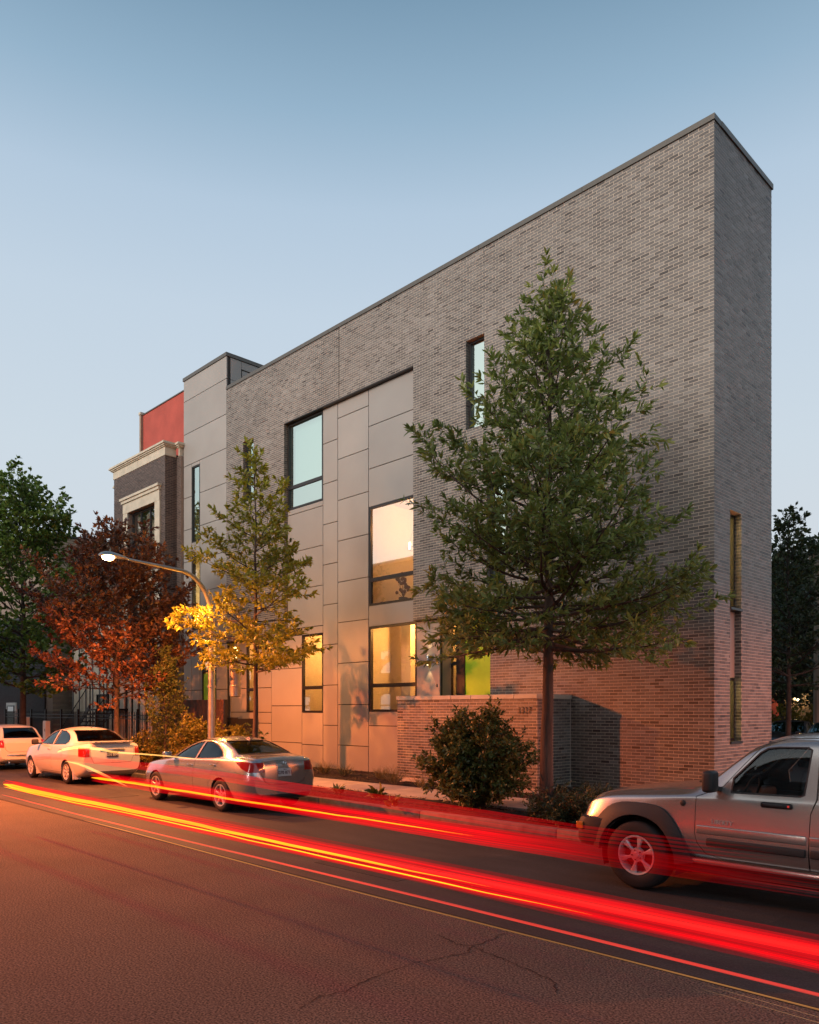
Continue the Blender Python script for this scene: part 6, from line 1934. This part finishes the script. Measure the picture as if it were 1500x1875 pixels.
# dark bumper wrapping the nose
m2 = MB()
for (za, zb_, xo2) in ((.42, .74, 0.0),):
    secs = []
    prof = [(-.90, .36), (-.915, .14), (-.87, .04), (-.74, -.03), (-.4, -.06), (0, -.065), (.4, -.06), (.74, -.03), (.87, .04), (.915, .14), (.90, .36)]
    vs = []
    for (yy, xx) in prof: vs += [(xx + .03, yy * .975, za), (xx, yy, za + .06), (xx - .005, yy, zb_ - .07), (xx + .03, yy * .98, zb_)]
    fs = [(4 * i + j, 4 * i + j + 1, 4 * i + j + 5, 4 * i + j + 4) for i in range(10) for j in range(3)]
    m2.add(vs, fs)
    # top ledge
    vs = [];
    for (yy, xx) in prof: vs += [(xx + .03, yy * .98, zb_), (max(xx, .0) + .10, yy * .88, zb_ + .004)]
    m2.add(vs, [(2 * i, 2 * i + 1, 2 * i + 3, 2 * i + 2) for i in range(10)])
m2.build('front_bumper', 'plastic_dark', car4, smooth=40, fixn=False)
m2 = MB(); v, f = rbox(.04, .13, -.925, -.895, .60, .685, .01); m2.add(v, f); m2.build('side_marker', 'lamp_amber', car4)
# side mouldings and sill
for (xa, xb, nm) in ((1.60, 2.57, 'side_moulding'), (2.61, 2.93, 'side_moulding')):
    yy = -c4.side_y(2.0, .64)
    v, f = rbox(xa, xb, yy - .028, yy + .01, .585, .665, .014, 3); MB().add(v, f).build(nm, 'plastic_dark', car4, smooth=40)
for (xa, xb) in ((1.49, 2.575), (2.60, 2.99)):
    yy = -c4.side_y(2.0, .75)
    v, f = rbox(xa, xb, yy - .012, yy + .01, .70, .79, .012, 3); MB().add(v, f).build('body_rib', 'paint_champagne', car4, smooth=40)
v, f = rbox(1.36, 2.95, -.875, -.80, .385, .435, .015, 2); MB().add(v, f).build('sill', 'paint_champagne', car4, smooth=40)
v, f = rbox(1.25, 3.0, -.80, .80, .27, .385, .02, 1); MB().add(v, f).build('underbody', 'cabin_dark', car4)
yy = -c4.side_y(2.30, 1.055)
v, f = rbox(2.14, 2.44, yy - .016, yy + .01, 1.028, 1.085, .02, 3); ho = MB().add(v, f).build('handle_recess', 'plastic_dark', car4, smooth=40)
v, f = rbox(2.17, 2.36, yy - .036, yy - .018, 1.045, 1.072, .008, 2); MB().add(v, f).build('handle', 'plastic_dark', car4, smooth=40)
m2 = MB().lathe([(.001, -.018), (.012, -.018), (.012, .0)], (2.405, yy - .0, 1.057), 'y', 12); m2.build('door_lock', 'chrome', car4)
yy = -c4.side_y(1.33, 1.0)
m2 = MB().lathe([(.001, -.010), (.026, -.009), (.032, -.004), (.034, .01)], (1.33, yy, 1.0), 'y', 20); m2.build('round_badge', 'plastic_dark', car4, smooth=True)
m2 = MB(); yy = -c4.side_y(1.75, .835); text_on(m2, 'LIBERTY', 0.062, 0.006, (1.76, yy - .006, .835), (1, 0, 0), (0, 0, 1)); m2.build('model_lettering', 'alloy', car4)
for s_ in (-1, 1):
    yy = s_ * .60
    m2 = MB().tube([(2.62, yy, 1.75), (2.75, yy, 1.80), (3.9, yy, 1.80), (4.1, yy, 1.75)], 0.018, 8); m2.build('roof_rail', 'plastic_dark', car4, smooth=True)
m2 = MB().tube([(1.42, -.55, 1.205), (1.36, -.1, 1.235), (1.36, .15, 1.24)], 0.012, 6); m2.tube([(1.38, -.55, 1.215), (1.50, -.62, 1.255)], 0.014, 6); m2.build('wiper', 'plastic_dark', car4)
# rear-view mirror and grab handle inside
m2 = MB(); v, f = rbox(2.0, 2.03, -.12, .12, 1.50, 1.57, .02); m2.add(v, f); m2.build('rear_view_mirror', 'cabin_dark', car4)

# parked cars on the side street --------------------------------------
def copy_tree(o, parent=None):
    c_ = o.copy(); COL.objects.link(c_)
    if parent is not None: c_.parent = parent
    for ch in list(o.children): copy_tree(ch, c_)
    return c_
def repaint(root, old, new):
    st_ = [root]
    while st_:
        o = st_.pop(); st_ += list(o.children)
        if o.type == 'MESH' and o.data.materials and o.data.materials[0] == MATS[old]:
            o.data = o.data.copy(); o.data.materials[0] = MATS[new]
cA = copy_tree(car2); cA.location = (-10.6, 29.0, 0.10); cA.rotation_euler = (0, 0, R(100)); cA.name = 'dark_car'
cA['label'] = 'dark car seen through its windshield, parked on the side street behind the thin tree trunk'; repaint(cA, 'paint_white', 'paint_dark')
cB = copy_tree(car2); cB.location = (-8.3, 26.5, 0.10); cB.rotation_euler = (0, 0, R(100)); cB.name = 'dark_car'
cB['label'] = 'dark car on the side street just above the silver SUV roof at the right edge'; repaint(cB, 'paint_white', 'paint_dark')
repaint(cA, 'car_glass', 'car_glass_bright'); repaint(cB, 'car_glass', 'car_glass_bright')
cC = copy_tree(car3); cC.location = (-13.4, 36.6, 0.16); cC.rotation_euler = (0, 0, R(100)); cC.name = 'pale_car'
cC['label'] = 'pale car roof showing behind the dark parked car beside the house end'
# ------------------------------------------------------------------ light streaks of a car that passed: luminous tubes hanging at lamp height
def streak_mat(name, col, strength, fade=None):
    """pure glowing gas: adds its light, hides nothing and casts no shadow; fade = (x full, x gone)"""
    m, b = base_mat(name)
    N, L_ = nt(m)
    N.remove(b)
    out = N['Material Output']
    em = N.new('ShaderNodeEmission'); em.inputs[0].default_value = (*col, 1)
    tr = N.new('ShaderNodeBsdfTransparent'); tr.inputs[0].default_value = (1.0, 0.86, 0.88, 1) if col[1] < 0.05 else (1, 1, 1, 1)
    ad = N.new('ShaderNodeAddShader')
    tc = N.new('ShaderNodeTexCoord'); mp = N.new('ShaderNodeMapping'); mp.inputs['Scale'].default_value = (0.30, 45, 45)
    nz = N.new('ShaderNodeTexNoise'); nz.inputs['Scale'].default_value = 1.0; nz.inputs['Detail'].default_value = 3
    mr = N.new('ShaderNodeMapRange'); mr.inputs[1].default_value = 0.3; mr.inputs[2].default_value = 0.7
    mr.inputs[3].default_value = strength * 0.45; mr.inputs[4].default_value = strength * 1.4
    ge = N.new('ShaderNodeNewGeometry')
    L_.new(ge.outputs['Position'], mp.inputs[0]); L_.new(mp.outputs[0], nz.inputs['Vector']); L_.new(nz.outputs[0], mr.inputs[0])
    val = mr.outputs[0]
    if fade:
        sp_ = N.new('ShaderNodeSeparateXYZ'); L_.new(ge.outputs['Position'], sp_.inputs[0])
        fm = N.new('ShaderNodeMapRange'); fm.inputs[1].default_value = fade[0]; fm.inputs[2].default_value = fade[1]
        fm.inputs[3].default_value = 1.0; fm.inputs[4].default_value = fade[2] if len(fade) > 2 else 0.0
        L_.new(sp_.outputs[0], fm.inputs[0])
        ml = N.new('ShaderNodeMath'); ml.operation = 'MULTIPLY'; L_.new(val, ml.inputs[0]); L_.new(fm.outputs[0], ml.inputs[1]); val = ml.outputs[0]
    L_.new(val, em.inputs[1])
    L_.new(tr.outputs[0], ad.inputs[0]); L_.new(em.outputs[0], ad.inputs[1]); L_.new(ad.outputs[0], out.inputs[0])
RED = (1.0, 0.004, 0.010)
streak_mat('streak_red', RED, 0.18)
streak_mat('streak_red_dim', RED, 0.08)
streak_mat('streak_red_hot', (1.0, 0.03, 0.02), 0.30)
streak_mat('streak_red_soft', RED, 0.06)
streak_mat('streak_red_far', RED, 0.17, (-4.7, -3.4, 0.22))
streak_mat('streak_soft_far', RED, 0.06, (-4.7, -3.4, 0.15))
streak_mat('streak_red_high', RED, 0.15, (-4.5, -2.0, 0.12))
streak_mat('streak_core', (1.0, 0.60, 0.01), 0.75)
streak_mat('streak_orange', (1.0, 0.05, 0.03), 0.34)
streak_mat('streak_amber', (1.0, 0.42, 0.10), 0.2)
streak_mat('streak_pale', (1.0, 0.5, 0.2), 0.12)
streak_mat('streak_warm', (1.0, 0.5, 0.12), 0.6)
def streak(pts, rads, nm, mat, parent, sq=1.0, n=10):
    mb = MB().tube(pts, rads, n)
    return mb.build(nm, mat, parent, smooth=True, fixn=False)
def run(Yc, z, x0, x1, r0, r1, taper=0.5, wav=0.004, seed=0):
    rr_ = random.Random(seed); n = 26; pts, rad = [], []
    for i in range(n + 1):
        t = i / n; x = x0 + (x1 - x0) * t
        pts.append((x, Yc + rr_.uniform(-wav, wav), z + 0.012 * math.sin(t * 9 + seed) * (1 - t) + rr_.uniform(-wav, wav)))
        e = min(1, t * n / taper / 2 + 0.25) * min(1, (1 - t) * n / 3 + 0.02)
        rad.append((r0 + (r1 - r0) * t) * e)
    return pts, rad
def trail(label, Yc, z0, z1, X0, X1, core, seed, rm='streak_red', sm='streak_red_soft'):
    t = thing('light_streak', label, 'light streak', (X0, Yc, z0), 'tail-light streaks over the street')
    n = 9
    for k in range(n):
        z = z0 + (z1 - z0) * (k + 0.5) / n
        p, r_ = run(Yc + random.uniform(-0.02, 0.02), z, X0 - random.uniform(0, 0.15), X1, 0.013, 0.017, seed=seed + k)
        streak(p, r_, 'strand', rm if (k % 3 == 1 or rm != 'streak_red') else random.choice(['streak_red_dim', 'streak_red', 'streak_red_hot']), t, n=8)
    for k, (dz, rr_) in enumerate(((-0.02, 0.055), (0.03, 0.06))):
        p, r_ = run(Yc, (z0 + z1) / 2 + dz, X0 - 0.1, X1, rr_, rr_ * 1.35, seed=seed + 20 + k)
        streak(p, r_, 'halo', sm, t, n=12)
    for (cz, r0, r1, xe) in core:
        p, r_ = run(Yc - 0.03, cz, X0, xe, r0, r1, seed=seed + 40)
        streak(p, r_, 'core', 'streak_core', t, n=10)
    return t
trail('broad red and yellow tail-light streak running lowest across the street to the lower right', 4.16, 0.70, 0.84, -13.7, 1.8, ((0.775, 0.031, 0.005, -3.4), (0.735, 0.006, 0.004, -2.6)), 1)
trail('red and yellow tail-light streak passing in front of the silver sedan wheels', 5.60, 0.73, 0.89, -13.7, -1.6, ((0.80, 0.021, 0.003, -4.8),), 60, 'streak_red_far', 'streak_soft_far')
t = thing('light_streak', 'narrow red streak of the high brake light crossing the white and silver sedans', 'light streak', (-15.5, 4.95, 1.12), 'tail-light streaks over the street')
hb = [(60, 1388), (82, 1385), (110, 1386), (150, 1390), (200, 1396), (260, 1403), (330, 1411), (420, 1424), (560, 1447), (740, 1473), (900, 1499), (1060, 1524), (1250, 1548), (1420, 1566)]
for k in range(4):
    pts = [(XP(x, 4.95 + 0.012 * k), 4.95 + 0.012 * k, ZP(x, y + (k - 1.5) * 4 * min(1.8, 0.5 + x / 700), 4.95 + 0.012 * k)) for x, y in hb]
    streak(pts, [0.006] + [0.015] * 10 + [0.012, 0.008, 0.001], 'strand', 'streak_red_high', t, n=8)
t = thing('light_streak', 'thin red reflector streak below the broad lowest streak', 'light streak', (-13, 4.16, 0.57), 'tail-light streaks over the street')
p, r_ = run(4.16, 0.575, -13.9, 2.2, 0.009, 0.009, seed=90, wav=0.001); streak(p, r_, 'strand', 'streak_orange', t, n=8)
t = thing('light_streak', 'thin amber streak running just under the red reflector streak along the road seam', 'light streak', (-9.5, 4.16, 0.5), 'tail-light streaks over the street')
p, r_ = run(4.16, 0.50, -10.5, 2.2, 0.005, 0.004, seed=95, wav=0.0007); streak(p, r_, 'strand', 'streak_amber', t, n=6)
for (yy_, zz_) in ((4.13, 0.475), (4.11, 0.455)):
    p, r_ = run(yy_, zz_, -1.9, 2.2, 0.0013, 0.0015, seed=96, wav=0.0004); streak(p, r_, 'strand', 'streak_pale', t, n=5)
def px_streak(label, pxs, Yc, rads, mat):
    t = thing('light_streak', label, 'light streak', (XP(pxs[0][0], Yc), Yc, ZP(pxs[0][0], pxs[0][1], Yc)), 'tail-light streaks over the street')
    P_ = [(XP(x, Yc), Yc, ZP(x, y, Yc)) for x, y in pxs]
    streak(P_, rads, 'strand', mat, t, n=8)
px_streak('curling pale yellow light streak arching over the rear of the white sedan', [(106, 1377), (118, 1372), (135, 1369), (158, 1369), (185, 1372), (205, 1377), (228, 1379), (262, 1381), (300, 1384), (340, 1388), (372, 1391)], 6.7, [0.012, 0.03, 0.034, 0.028, 0.03, 0.024, 0.016, 0.013, 0.012, 0.008, 0.002], 'streak_warm')
px_streak('pale orange light streak curving down from the white sedan door to the street', [(120, 1394), (140, 1398), (160, 1405), (180, 1414), (200, 1424), (218, 1433), (233, 1440)], 6.7, [0.006, 0.018, 0.026, 0.028, 0.022, 0.014, 0.003], 'streak_warm')
